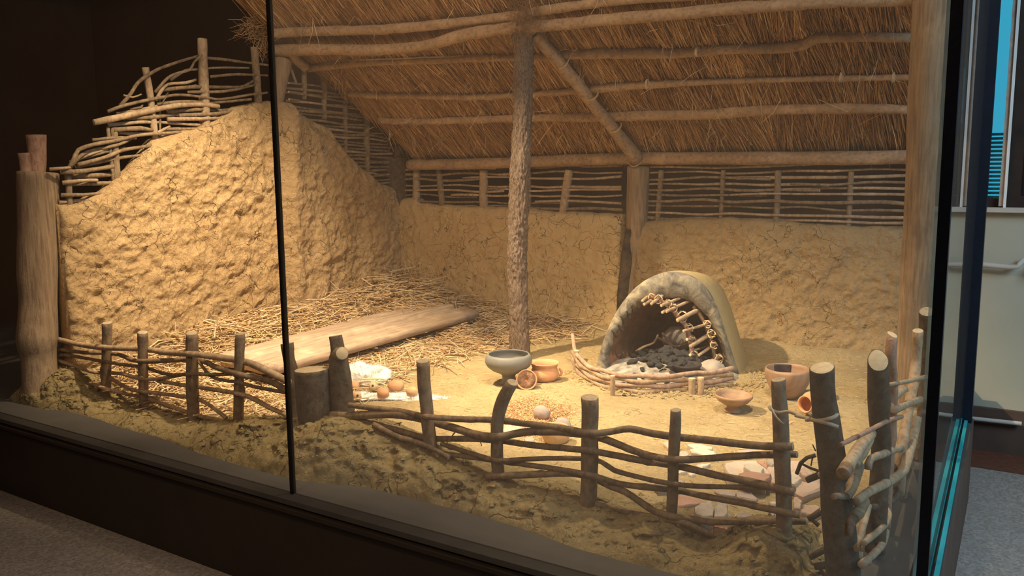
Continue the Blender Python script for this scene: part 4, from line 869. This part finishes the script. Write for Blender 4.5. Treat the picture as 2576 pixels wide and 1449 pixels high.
# broken wattle stubs showing on the left of the rim
for i in (9, 11, 13, 15, 17, 19):
    x, z = inner_[i]; c0 = OP(x*.95, -.01, z*.97-.03); c1 = OP(x*1.05, -.035, z*1.05-.01); V, Fc, mi = tube([c0, c1], [.012, .007], 7, .15, .01); obj('wattle_stub', V, Fc, ['charred', 'charred'], rim_, mi=mi)
def oat(px, py, y=-.03):       # pixel on the plane of the oven front
    c0 = OC+ey_*y; rr_ = Vector(fw*F+rt*(px-W/2)-up*(py-H/2)); return Vector(CAM)+rr_*((c0-Vector(CAM)).dot(ey_)/rr_.dot(ey_))
for pts, y, m in [([(1634, 743), (1658, 755), (1689, 774), (1707, 798), (1725, 819), (1734, 847), (1740, 877), (1745, 904), (1750, 936)], -.03, 'bark_red'), ([(1745, 770), (1758, 786), (1777, 822), (1786, 853), (1795, 883), (1801, 915)], .03, 'bark_tan')]:
    P = [oat(*p, y) for p in pts]; V, Fc, mi = tube(P, .0125, 9, .08, .02, knots=3); rib_ = obj('frame_rib', V, Fc, [m, 'cut'], oven, mi=mi)
ST = [(1616, 757, 1640, 737), (1620, 766, 1658, 743), (1638, 765, 1682, 731), (1663, 769, 1722, 745), (1666, 786, 1707, 764), (1676, 784, 1740, 754), (1704, 806, 1761, 777), (1719, 833, 1786, 813), (1728, 854, 1752, 855), (1737, 872, 1793, 836), (1736, 893, 1755, 894), (1758, 894, 1795, 868), (1735, 905, 1752, 912), (1746, 931, 1810, 898)]
for i, (x0, y0, x1, y1) in enumerate(ST):
    P = [oat(x0, y0, -.09), oat((x0+x1)/2, (y0+y1)/2, -.03), oat(x1, y1, .04)]; big = i in (6, 9, 13)
    V, Fc, mi = tube(P, .0125 if big else .0085, 9, .06, .02); obj('frame_stick', V, Fc, ['bark_tan', 'cut'], oven, mi=mi)
for i, (px, py, w) in enumerate([(1640, 747, 9), (1656, 752, 10), (1681, 763, 8), (1693, 774, 10), (1716, 796, 13), (1734, 825, 9), (1740, 855, 9), (1745, 893, 11), (1748, 918, 9), (1757, 927, 9), (1780, 815, 8), (1790, 840, 9), (1795, 868, 8), (1808, 902, 10)]):
    c = oat(px, py, -.03); r_ = rad(w, c); pts = [c+(ex_*math.cos(q)+Vector((0, 0, 1))*math.sin(q))*r_+ey_*(.03*math.sin(q*1.5+i)) for q in np.linspace(0, 12.0, 26)]
    V, Fc, mi = tube(pts, .0035, 5, 0, .02); obj('lashing', V, Fc, ['cord', 'cord'], rib_, mi=mi)
# hearth bed of ash
AC = fat(1650, 945)
V = []; nr_, na_ = 26, 72
def hz(x, y): return .03*math.exp(-((x)**2+(y)**2)/.1)+.012*float(fbm(x*16, y*16, 0, 3, 21))
kerbL, kerbR = fat(1452, 925), fat(1838, 968)
for i in range(nr_+1):
    for j in range(na_):
        th_ = j/na_*6.2832; rx = half*1.0*(i/nr_); ry = (.42 if math.sin(th_) > 0 else .40)*(i/nr_)
        x = rx*math.cos(th_)*(1.0 if math.sin(th_) > 0 else 1.06); y = ry*math.sin(th_)
        p = OP(x, y, 0); V.append(Vector((p.x, p.y, FZ(p.x, p.y)+.055*(1-(i/nr_)**3)+hz(x, y)*(1-(i/nr_)**4)-.004)))
Fc = [(i*na_+j, i*na_+(j+1) % na_, (i+1)*na_+(j+1) % na_, (i+1)*na_+j)[::-1] for i in range(nr_) for j in range(na_)]
ash = tag(obj('ash_bed', V, Fc, 'ash', kind='stuff'), 'grey and white ash heap on the hearth in and before the oven mouth', 'ash')
def ashz(x, y):
    d = Vector((x, y, 0))-Vector((OC.x, OC.y, 0)); a_ = d.dot(ex_)/half; b_ = d.dot(ey_)/.41; q = min(1, math.hypot(a_, b_)); return FZ(x, y)+.055*(1-q**3)+hz(d.dot(ex_), d.dot(ey_))*(1-q**4)-.004
# charcoal lumps
protos = []
for i in range(6):
    V, Fc = blob((0, 0, 0), 1, random.uniform(.5, .8), random.uniform(.35, .6), .5, 1.6, 2); protos.append((V, Fc))
cm = []
for i, (V, Fc) in enumerate(protos):
    me = bpy.data.meshes.new('charcoal_lump'); me.from_pydata([tuple(v) for v in V], [], Fc); me.materials.append(M['charcoal']); cm.append(me)
for i in range(165):
    if i < 115: px, py = random.gauss(1690, 52), random.gauss(912, 13)
    else: px, py = random.gauss(1585, 45), random.gauss(945, 8)
    py = min(py, 962)
    p = at(px, py, Z=.15)
    z = ashz(p.x, p.y); s = random.uniform(.014, .036) if i < 115 else random.uniform(.008, .018)
    if abs((p-OC).dot(ex_)) > half*.74 or (p-OC).dot(ey_) > .36: continue
    o_ = bpy.data.objects.new('charcoal_lump', random.choice(cm)); link(o_); o_.location = (p.x, p.y, z+s*.25+(.03*math.exp(-((px-1690)/60)**2) if i < 115 else 0)); o_.scale = (s, s, s)
    o_.rotation_euler = (random.uniform(-.5, .5), random.uniform(-.5, .5), random.uniform(0, 6.28))
    if i < 115: tag(o_, 'black charcoal lump heaped in the oven mouth', 'charcoal', 'charcoal lumps heaped in the oven mouth')
    else: tag(o_, 'small black charcoal crumb on the ash inside the low kerb', 'charcoal', 'charcoal crumbs before the oven')
# twigs burning
for i, pts in enumerate([[(1600, 885), (1618, 873), (1645, 862), (1655, 842)], [(1655, 850), (1675, 860), (1700, 872), (1735, 862)], [(1665, 838), (1685, 860), (1700, 880)], [(1650, 880), (1700, 886), (1750, 880), (1790, 868)], [(1700, 850), (1725, 842), (1750, 850)], [(1690, 893), (1730, 878), (1775, 880)]]):
    P = [oat(*p, .1+.02*i) for p in pts]
    for q in P: q.z = max(q.z, ashz(q.x, q.y)+.01)
    V, Fc, mi = tube(P, [.008, .005], 7, .1, .02, knots=1)
    tag(obj('firewood_stick', V, Fc, [('bark_tan', 'bark_red', 'bark_red', 'st_grey', 'bark_tan', 'charred')[i], 'cut'], mi=mi), ['pale bent twig reaching left out of the fire', 'brown twig lying across the embers', 'short red twig standing steeply in the fire', 'long ash-grey stick across the hearth', 'small twig high at the back of the fire', 'charred stick among the coals on the right'][i], 'firewood')
V, Fc = blob(oat(1705, 850, .22), .09, .07, .07, .35, 1.5, 3); tag(obj('hearth_stone', V, Fc, 'st_grey'), 'large grey stone at the back inside the oven', 'stone')
c = at(1790, 935, Z=.13); V, Fc = blob((c.x, c.y, ashz(c.x, c.y)+.02), .075, .05, .05, .3, 1.5, 3, .4); tag(obj('hearth_stone', V, Fc, 'st_grey'), 'grey angular stone behind the kerb at the right of the oven mouth', 'stone')
V, Fc = lathe([(.02, 0), (.05, .004), (.072, .028), (.078, .042), (.072, .042), (.06, .022), (.02, .014), (.001, .013)], (lambda p: Vector((p.x, p.y, ashz(p.x, p.y)+.008)))(at(1727, 947, Z=.12)), 30); tag(obj('clay_dish', V, Fc, 'patch'), 'small black shallow dish on the ash inside the kerb', 'dish')
# kerb of withies round the hearth
M['kerb_bark'] = bark_mat('pinkish_smooth_bark', (.36, .23, .16), (.54, .38, .29))
kb = thing('hearth_kerb', 'low curved kerb of stacked reddish withies pegged before the oven', 'kerb', fat(1640, 985))
kl = [(1440, 908), (1447, 925), (1462, 945), (1486, 962), (1521, 976), (1560, 983), (1613, 989), (1673, 987), (1740, 982), (1790, 976), (1842, 969)]
for lev, (dz, r_) in enumerate([(.01, .0135), (.036, .0135), (.061, .013), (.085, .0125)]):
    P = []
    for i, p in enumerate(kl):
        q = fat(*p); s = 1 if (i+lev) % 2 else -1; P.append(Vector((q.x, q.y+.003*s, q.z+dz+(.07 if (i == 0 and lev == 3) else .0)+(.02 if i == 1 and lev == 3 else 0)+.004*s)))
    V, Fc, mi = tube(P, [r_*.9, r_*1.0], 10, .05, .02, knots=4); obj('withy', V, Fc, ['kerb_bark' if lev % 2 else 'bark_tan', 'cut'], kb, mi=mi)
for (px, py, hp, w) in [(1450, 930, 48, 7), (1541, 995, 50, 6.5), (1740, 990, 38, 9), (1762, 992, 42, 8.5)]:
    q = fat(px, py); r_ = rad(w, q); V, Fc, mi = tube([q-Vector((0, 0, .03)), q+Vector((0, 0, rad(hp, q)*1.03))], r_, 12, .05, .01); obj('peg', V, Fc, ['bark_tan', 'cut'], kb, mi=mi)
# ring of loose crumbled clay
n = 900
th_ = RNG.uniform(math.pi*1.02, math.pi*2.06, n); rr_ = 1+RNG.random(n)**2*.28
cp_ = [OP(half*1.2*r2*math.cos(t2), .43*r2*math.sin(t2)+.02, 0) for t2, r2 in zip(th_, rr_)]
V = []; Fc = []
for p in cp_:
    s = random.uniform(.004, .013); z = FZ(p.x, p.y)+s*.3; k_ = len(V)
    for dx, dy, dz in ((1, 0, 0), (-.8, .2, 0), (0, 1, 0), (.1, -.9, 0), (0, 0, .8), (0, 0, -.6)): V.append((p.x+dx*s*random.uniform(.7, 1.2), p.y+dy*s, z+dz*s))
    Fc += [(k_, k_+2, k_+4), (k_+2, k_+1, k_+4), (k_+1, k_+3, k_+4), (k_+3, k_, k_+4), (k_+2, k_, k_+5), (k_+1, k_+2, k_+5), (k_+3, k_+1, k_+5), (k_, k_+3, k_+5)]
tag(obj('clay_crumbs', V, Fc, 'earth', kind='stuff', smooth=False), 'loose crumbled clay around the foot of the oven and kerb', 'rubble')

# ================================================================== POTTERY
def hw(px, p): return rad(px, p)
p = fat(1280, 966); k_ = hw(1, p)
V, Fc = lathe([(22*k_, 0), (24*k_, 2*k_), (19*k_, 8*k_), (16*k_, 16*k_), (17*k_, 24*k_), (24*k_, 29*k_), (42*k_, 37*k_), (54*k_, 47*k_), (59*k_, 57*k_), (59*k_, 65*k_), (56*k_, 73*k_), (51.5*k_, 78*k_), (49*k_, 77.5*k_), (53*k_, 72*k_), (55*k_, 63*k_), (54*k_, 56*k_), (38*k_, 42*k_), (15*k_, 33*k_), (1*k_, 32*k_)], p, 56)
tag(obj('pedestal_bowl', V, Fc, 'greybowl', org=p), 'large grey footed bowl standing in front of the trunk post', 'bowl')
p = fat(1370, 958); k_ = hw(1, p)
pot = thing('clay_pot', 'bright orange round pot with flared rim and small lug right of the grey bowl', 'pot', p)
V, Fc = lathe([(16*k_, 0), (27*k_, 2.5*k_), (35*k_, 11.5*k_), (36*k_, 21.3*k_), (33*k_, 29.5*k_), (31*k_, 33.6*k_), (33*k_, 41.0*k_), (38*k_, 47.6*k_), (36*k_, 48.4*k_), (31*k_, 41.8*k_), (28*k_, 33.6*k_), (31*k_, 23.0*k_), (28*k_, 8.2*k_), (1*k_, 5.7*k_)], p, 48)
bd_ = obj('body', V, Fc, 'orangepot', pot)
c = p+Vector(rt)*(36*k_)+Vector((0, 0, 22*k_)); pts = [c+Vector(rt)*(7*k_*math.sin(q))-Vector((0, 0, 1))*(8*k_*math.cos(q)) for q in np.linspace(0, math.pi, 9)]
V, Fc, mi = tube(pts, 3.2*k_, 8, .03, .004); obj('handle', V, Fc, ['orangepot', 'orangepot'], bd_, mi=mi)
p = fat(1325, 978); k_ = hw(1, p); ax = (Vector(CAM)-p).normalized()*.92+Vector((0, 0, .12))
c = p+Vector((0, 0, 23*k_)); V, Fc = lathe([(24*k_, -9*k_), (27*k_, -4*k_), (27*k_, 2*k_), (25*k_, 4*k_), (23*k_, 1*k_), (22*k_, -1*k_), (3.6*k_, -1*k_), (3.2*k_, -4*k_), (.5*k_, -5*k_)], c, 36, ax, .03)
ds = thing('clay_disc', 'round pitted clay disc with a central hole leaning on edge against the orange pot', 'disc', p); 
obj('rim', V, Fc, 'clay_red', ds)
V, Fc = lathe([(3.8*k_, -2*k_), (3.8*k_, .2*k_), (23*k_, .8*k_), (23*k_, -2*k_)], c, 36, ax, .03); obj('pitted_face', V, Fc[:-2], 'disc', ds)
p = fat(1843, 1034); k_ = hw(1, p)
V, Fc = lathe([(22*k_, 0), (23*k_, 2.6*k_), (16*k_, 6.9*k_), (14*k_, 12.0*k_), (22*k_, 17.2*k_), (38*k_, 26.7*k_), (47*k_, 37.8*k_), (47*k_, 43.9*k_), (44*k_, 43.9*k_), (42*k_, 37.0*k_), (30*k_, 26.7*k_), (12*k_, 19.8*k_), (1*k_, 18.9*k_)], p, 48, (.03, 0, 1))
tag(obj('pedestal_bowl', V, Fc, 'brownpot', org=p), 'small orange-brown footed bowl on the floor right of the hearth kerb', 'bowl')
p = fat(1980, 1000); k_ = hw(1, p)
pot = thing('clay_jar', 'big brown burnished jar behind the right fence stakes', 'jar', p)
V, Fc = lathe([(20*k_, 0), (27*k_, 2.5*k_), (40*k_, 18.5*k_), (50*k_, 37.8*k_), (55*k_, 57.1*k_), (56*k_, 68.9*k_), (54*k_, 76.4*k_), (51*k_, 75.6*k_), (52*k_, 67.2*k_), (50*k_, 54.6*k_), (36*k_, 18.5*k_), (20*k_, 6.7*k_), (1*k_, 5.9*k_)], p, 56)
bd_ = obj('body', V, Fc, 'brownpot', pot)
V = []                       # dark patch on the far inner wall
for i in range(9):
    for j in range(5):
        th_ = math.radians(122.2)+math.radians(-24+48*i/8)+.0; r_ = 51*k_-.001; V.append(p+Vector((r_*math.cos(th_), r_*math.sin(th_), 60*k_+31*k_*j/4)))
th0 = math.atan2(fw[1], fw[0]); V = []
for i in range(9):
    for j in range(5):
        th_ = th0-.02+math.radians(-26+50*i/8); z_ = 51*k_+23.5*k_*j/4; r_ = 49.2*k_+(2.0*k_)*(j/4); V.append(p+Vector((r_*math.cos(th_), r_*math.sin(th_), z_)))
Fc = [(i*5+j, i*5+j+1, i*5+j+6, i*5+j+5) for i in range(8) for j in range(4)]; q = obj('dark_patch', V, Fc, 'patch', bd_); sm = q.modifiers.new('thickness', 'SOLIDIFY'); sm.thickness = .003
p = fat(2040, 1045); k_ = hw(1, p); ax = -Vector(rt)*.85-Vector((fw[0], fw[1], 0))*.6+Vector((0, 0, .12))
c = p+Vector((0, 0, 30*k_))-ax.normalized()*20*k_
V, Fc = lathe([(8*k_, -6*k_), (22*k_, -2*k_), (31*k_, 10*k_), (31*k_, 22*k_), (24*k_, 34*k_), (20*k_, 40*k_), (22*k_, 47*k_), (19*k_, 48*k_), (17*k_, 40*k_), (20*k_, 32*k_), (26*k_, 22*k_), (24*k_, 8*k_), (1*k_, 2*k_)], c, 44, ax)
tag(obj('clay_jug', V, Fc, 'orangepot', org=p), 'small orange jug lying on its side in front of the big brown jar', 'jug')

# ================================================================== WOOL, WEIGHTS, GRAIN
def wool(label, c, sx, sy, sz, rot, n):
    t_ = thing('wool_tuft', label, 'wool', c)
    V, Fc = blob((c.x, c.y, c.z+sz*.45), sx, sy, sz, .42, 2.2, 4, rot, -.45); fl_ = obj('fleece', V, Fc, 'wool', t_)
    idx = RNG.integers(0, len(V), n); Pw = np.array([tuple(V[i]) for i in idx]); Dn = (Pw-np.array(c))/np.array([sx, sy, sz])*np.array([1, 1, .5])+RNG.normal(size=(n, 3))*1.2
    straws('fibres', Pw, Dn, RNG.uniform(.005, .014, n), np.full(n, .0007), 'wool', fl_, .6)
wool('large puffy heap of white wool by the edge of the straw', fat(912, 962), .135, .085, .07, .5, 3000)
wool('long thin band of white wool on the floor behind the curved fence stake', fat(1010, 1004), .23, .036, .019, .45, 1800)
wool('small white wool wad under the clay weights beside the gate post', fat(905, 1002), .1, .055, .018, .4, 1300)
def lump(name, label, px, py, w, h, mat, hole=None, cat='weight', dz=0., grp=None):
    p = fat(px, py+h); k_ = hw(1, p); c = p+Vector((0, 0, h*k_*.85+dz+(.014 if name == 'clay_weight' else 0))); ob = thing(name, label, cat, p)
    V, Fc = blob(c, w*k_, w*k_*.85, h*k_, .16, 1.6, 3); lp_ = obj('lump', V, Fc, mat, ob)
    if hole:
        d = (Vector(CAM)-c).normalized(); V, Fc = lathe([(.1*k_, 0), (2.6*k_, 0), (2.9*k_, 1.*k_), (.1*k_, 1.*k_)], c+d*(w*k_*.83)+Vector(rt)*hole[0]*k_+Vector(up)*hole[1]*k_, 12, d); obj('bored_hole', V, Fc, 'patch', lp_)
lump('clay_weight', 'orange dome-shaped clay weight half hidden by the gate post', 891, 975, 15, 13, 'clay_red')
lump('clay_weight', 'small tan clay weight with a bored hole, nearest to the gate post', 898, 1000, 13, 11, 'clay_tan', (2, 0))
lump('clay_weight', 'pale round clay weight with a bored hole against the big wool heap', 939, 976, 12, 11, 'clay_pale', (-1, 1))
lump('clay_weight', 'red-brown round clay weight in front of the larger orange lump', 964, 993, 16, 14, 'clay_red')
lump('clay_weight', 'largest orange faceted clay lump in the middle of the wool', 997, 975, 22, 16, 'clay_red')
lump('clay_weight', 'tan oval clay weight on the thin wool band, left of the leaning stake', 1037, 990, 17, 13, 'clay_tan')
lump('river_stone', 'round pinkish-grey hand stone on the spilled grain', 1362, 1036, 22, 20, 'st_lilac', cat='stone')
lump('river_stone', 'cone-shaped grey stone behind the brown clay bowl', 1414, 1070, 23, 24, 'st_lilac', cat='stone')
p = fat(1398, 1112); k_ = hw(1, p)
V, Fc = lathe([(22*k_, 0), (30*k_, 4*k_), (37*k_, 22*k_), (36*k_, 36*k_), (30*k_, 42*k_), (27*k_, 40*k_), (32*k_, 30*k_), (24*k_, 8*k_), (1*k_, 6*k_)], p, 40); tag(obj('clay_bowl', V, Fc, 'clay_tan', org=p), 'tan clay bowl seen through the fence beside the grain', 'bowl')
n = 5200; gp_ = []
while len(gp_) < n:
    x = random.gauss(1340, 48); y = random.gauss(1058, 27)
    if ((x-1345)/95)**2+((y-1056)/52)**2 < 1: gp_.append((x, y))
gp_ = np.array([tuple(fat(*q)) for q in gp_[:700]]); gp_ = np.concatenate([gp_+RNG.normal(size=gp_.shape)*np.array([.02, .03, 0]) for _ in range(7)]); n = len(gp_)
gp_[:, 2] = floorz(gp_[:, 0], gp_[:, 1])+.004+RNG.random(n)*.008; th_ = RNG.uniform(0, 6.28, n)
tag(straws('spilled_grain', gp_, np.stack([np.cos(th_), np.sin(th_), RNG.normal(size=n)*.2], 1), RNG.uniform(.006, .01, n), np.full(n, .0022), 'grain', None, .1), 'patch of reddish wheat grain spilled on the floor behind the curved stake', 'grain')
# ================================================================== STONES
def flat_stone(name, label, poly, h, mat, z0=0., cat='stone', amp=.004, dish=0.):
    b0 = fat(*np.mean(poly, 0)); Zt = b0.z+h+z0; P = [at(x, y, Z=Zt) for x, y in poly]
    c = sum(P, Vector())/len(P); n_ = len(P); P2 = []
    for i in range(n_):
        a_, b_ = P[i], P[(i+1) % n_]
        for t2 in (0, .33, .66): q = a_.lerp(b_, t2); P2.append(q+Vector((random.uniform(-1, 1), random.uniform(-1, 1), 0))*.003)
    m = len(P2); V = []; levels = [(1.0, -h-.006), (1.03, -h*.6), (1.02, -h*.25), (.97, -.002), (.88, 0), (.6, -dish*.6), (.3, -dish)]
    for s, dz in levels:
        for i, q in enumerate(P2): V.append(c+(q-c)*s+Vector((0, 0, dz+(amp*float(vn(q.x*30, q.y*30, s*5)) if s < 1 else 0))))
    V.append(c+Vector((0, 0, -dish))); Fc = [(l*m+i, l*m+(i+1) % m, (l+1)*m+(i+1) % m, (l+1)*m+i) for l in range(len(levels)-1) for i in range(m)]
    Fc += [((len(levels)-1)*m+i, (len(levels)-1)*m+(i+1) % m, len(V)-1) for i in range(m)]+[tuple(range(m))]
    o_ = obj(name, V, Fc, mat, smooth=False, org=(c.x, c.y, Zt-h)); tag(o_, label, cat)
    bm = bmesh.new(); bm.from_mesh(o_.data); bmesh.ops.recalc_face_normals(bm, faces=bm.faces); bm.to_mesh(o_.data); bm.free(); return o_
cc = lambda L: [(1640+x*.1933, 1080+y*.1933) for x, y in L]
S = flat_stone
S('flat_stone', 'upper white wedge stone just under the top rail of the fence', cc([(465, 190), (520, 178), (640, 190), (785, 218), (775, 250), (690, 248), (560, 235)]), .02, 'st_white')
S('flat_stone', 'grey-white slab below the white wedge, between the two right stakes', cc([(495, 245), (580, 232), (690, 240), (830, 290), (822, 335), (720, 332), (530, 288)]), .022, 'st_white')
S('flat_stone', 'small pink chip half behind the thin stake, at its left', cc([(140, 160), (230, 150), (370, 200), (365, 240), (210, 235)]), .015, 'st_pink')
S('flat_stone', 'small round pinkish pebble right of the thin stake', cc([(350, 300), (390, 270), (450, 280), (475, 320), (440, 352), (360, 350)]), .018, 'st_pink')
S('flat_stone', 'thin white pointed flake below the grey-white slab', cc([(572, 468), (640, 440), (770, 440), (730, 465), (650, 487)]), .012, 'st_white')
S('flat_stone', 'narrow white flake touching the thin stake on the right', cc([(345, 540), (400, 530), (470, 548), (400, 565), (345, 562)]), .01, 'st_white')
S('flat_stone', 'tiny white chip in the middle of the bare floor', cc([(470, 575), (520, 566), (575, 590), (510, 606)]), .01, 'st_white')
S('river_stone', 'dark grey rounded cobble crossed by the thin stake', cc([(40, 680), (150, 645), (300, 640), (410, 655), (440, 700), (380, 740), (100, 740)]), .035, 'st_grey')
S('flat_stone', 'long thin lilac slab lying farthest back among the stones', cc([(1100, 275), (1250, 262), (1450, 268), (1620, 285), (1600, 320), (1200, 325)]), .015, 'st_pink')
S('flat_stone', 'large pink sandstone slab behind the thick fence stake at the right', cc([(1500, 460), (1620, 430), (1850, 395), (1990, 390), (2080, 540), (2190, 640), (2190, 770), (1960, 850), (1860, 800), (1660, 715), (1490, 690)]), .03, 'st_pink')
S('quern_stone', 'broad pinkish saddle quern with two hand stones on it', cc([(935, 470), (960, 425), (1130, 408), (1340, 408), (1480, 500), (1592, 610), (1500, 655), (1480, 690), (1100, 625), (1020, 590)]), .042, 'st_quern', dish=.012)
S('hand_stone', 'smooth white pestle stone lying on the saddle quern', cc([(1195, 450), (1250, 428), (1360, 450), (1450, 510), (1420, 560), (1280, 540), (1200, 490)]), .03, 'st_white', z0=.032)
S('hand_stone', 'reddish block-shaped rubbing stone on the near edge of the quern', cc([(1135, 570), (1180, 548), (1450, 555), (1545, 580), (1530, 630), (1430, 665), (1130, 610)]), .032, 'st_red', z0=.033)
S('flat_stone', 'red stone wedged behind the saddle quern', cc([(1360, 415), (1480, 400), (1510, 450), (1500, 500), (1400, 450)]), .03, 'st_red')
S('river_stone', 'small mottled grey stone beside the red one behind the quern', cc([(1500, 400), (1600, 385), (1620, 440), (1560, 465), (1500, 430)]), .04, 'st_grey')
S('flat_stone', 'white stone lying on the pink slab right of the thick stake', cc([(1800, 560), (1870, 550), (1940, 640), (1870, 695), (1800, 690)]), .02, 'st_white', z0=.03)
S('flat_stone', 'pink wedge stone lying on the slab under the cut branch', cc([(1930, 520), (2020, 470), (2100, 570), (2010, 605), (1940, 580)]), .025, 'st_pink', z0=.03)
S('flat_stone', 'red-brown flat slab at the foot of the thin stake', cc([(300, 860), (420, 850), (600, 900), (672, 930), (500, 975), (330, 995)]), .02, 'st_red')
S('flat_stone', 'left part of the broken lilac slate behind the lower rails', cc([(820, 800), (1000, 790), (1090, 810), (1080, 860), (900, 850)]), .012, 'st_lilac')
S('flat_stone', 'right part of the broken lilac slate behind the lower rails', cc([(1100, 800), (1260, 795), (1375, 890), (1350, 925), (1110, 870)]), .012, 'st_lilac')
S('river_stone', 'left one of the two pale grey boulders above the lowest rail', cc([(555, 1000), (640, 950), (780, 925), (810, 1010), (790, 1110), (650, 1125), (570, 1090)]), .042, 'st_grey')
S('river_stone', 'right one of the two pale grey boulders above the lowest rail', cc([(815, 960), (900, 925), (980, 960), (1000, 1080), (940, 1130), (810, 1125)]), .038, 'st_grey')
S('flat_stone', 'small lilac flake right of the pale boulders', cc([(1110, 1110), (1200, 1088), (1320, 1105), (1310, 1140), (1120, 1140)]), .012, 'st_lilac')
S('flat_stone', 'pink stone just right of the thick fence stake, low', cc([(1830, 880), (1900, 868), (1950, 940), (1920, 1000), (1835, 1000)]), .03, 'st_pink')
S('flat_stone', 'pale flat stone touching the stout corner post', cc([(1940, 1040), (1990, 990), (2150, 985), (2210, 1050), (2120, 1100), (1960, 1080)]), .03, 'st_pink')
S('flat_stone', 'white flake peeping out in front of the pale flat stone', cc([(1950, 1100), (2030, 1092), (2095, 1110), (2040, 1135)]), .01, 'st_white')
S('flat_stone', 'small brown pebble left of the thick fence stake, low', cc([(1520, 1090), (1570, 1070), (1600, 1100), (1560, 1135)]), .02, 'st_grey')
S('river_stone', 'dark brown stone under the lowest fence rail', cc([(790, 1245), (880, 1240), (985, 1270), (960, 1310), (850, 1300)]), .03, 'st_red')
S('flat_stone', 'white corner of a flat stone left of the thick stake', cc([(1520, 945), (1630, 930), (1640, 970), (1560, 975)]), .012, 'st_white')
S('flat_stone', 'thin curved pink shard on the near edge of the grain', [(1268, 1068), (1290, 1066), (1318, 1075), (1300, 1084), (1268, 1086)], .012, 'st_pink')
S('flat_stone', 'long pale flake below the grain between two rails', [(1316, 1082), (1345, 1078), (1390, 1082), (1385, 1090), (1330, 1086)], .01, 'st_white')
S('flat_stone', 'small green-grey stone chip on the grain', [(1318, 1100), (1340, 1097), (1345, 1108), (1322, 1110)], .02, 'st_grey')
S('flat_stone', 'pale lilac chip left of the grain, behind the curved stake', [(1228, 1046), (1244, 1040), (1250, 1052), (1235, 1056)], .02, 'st_lilac')
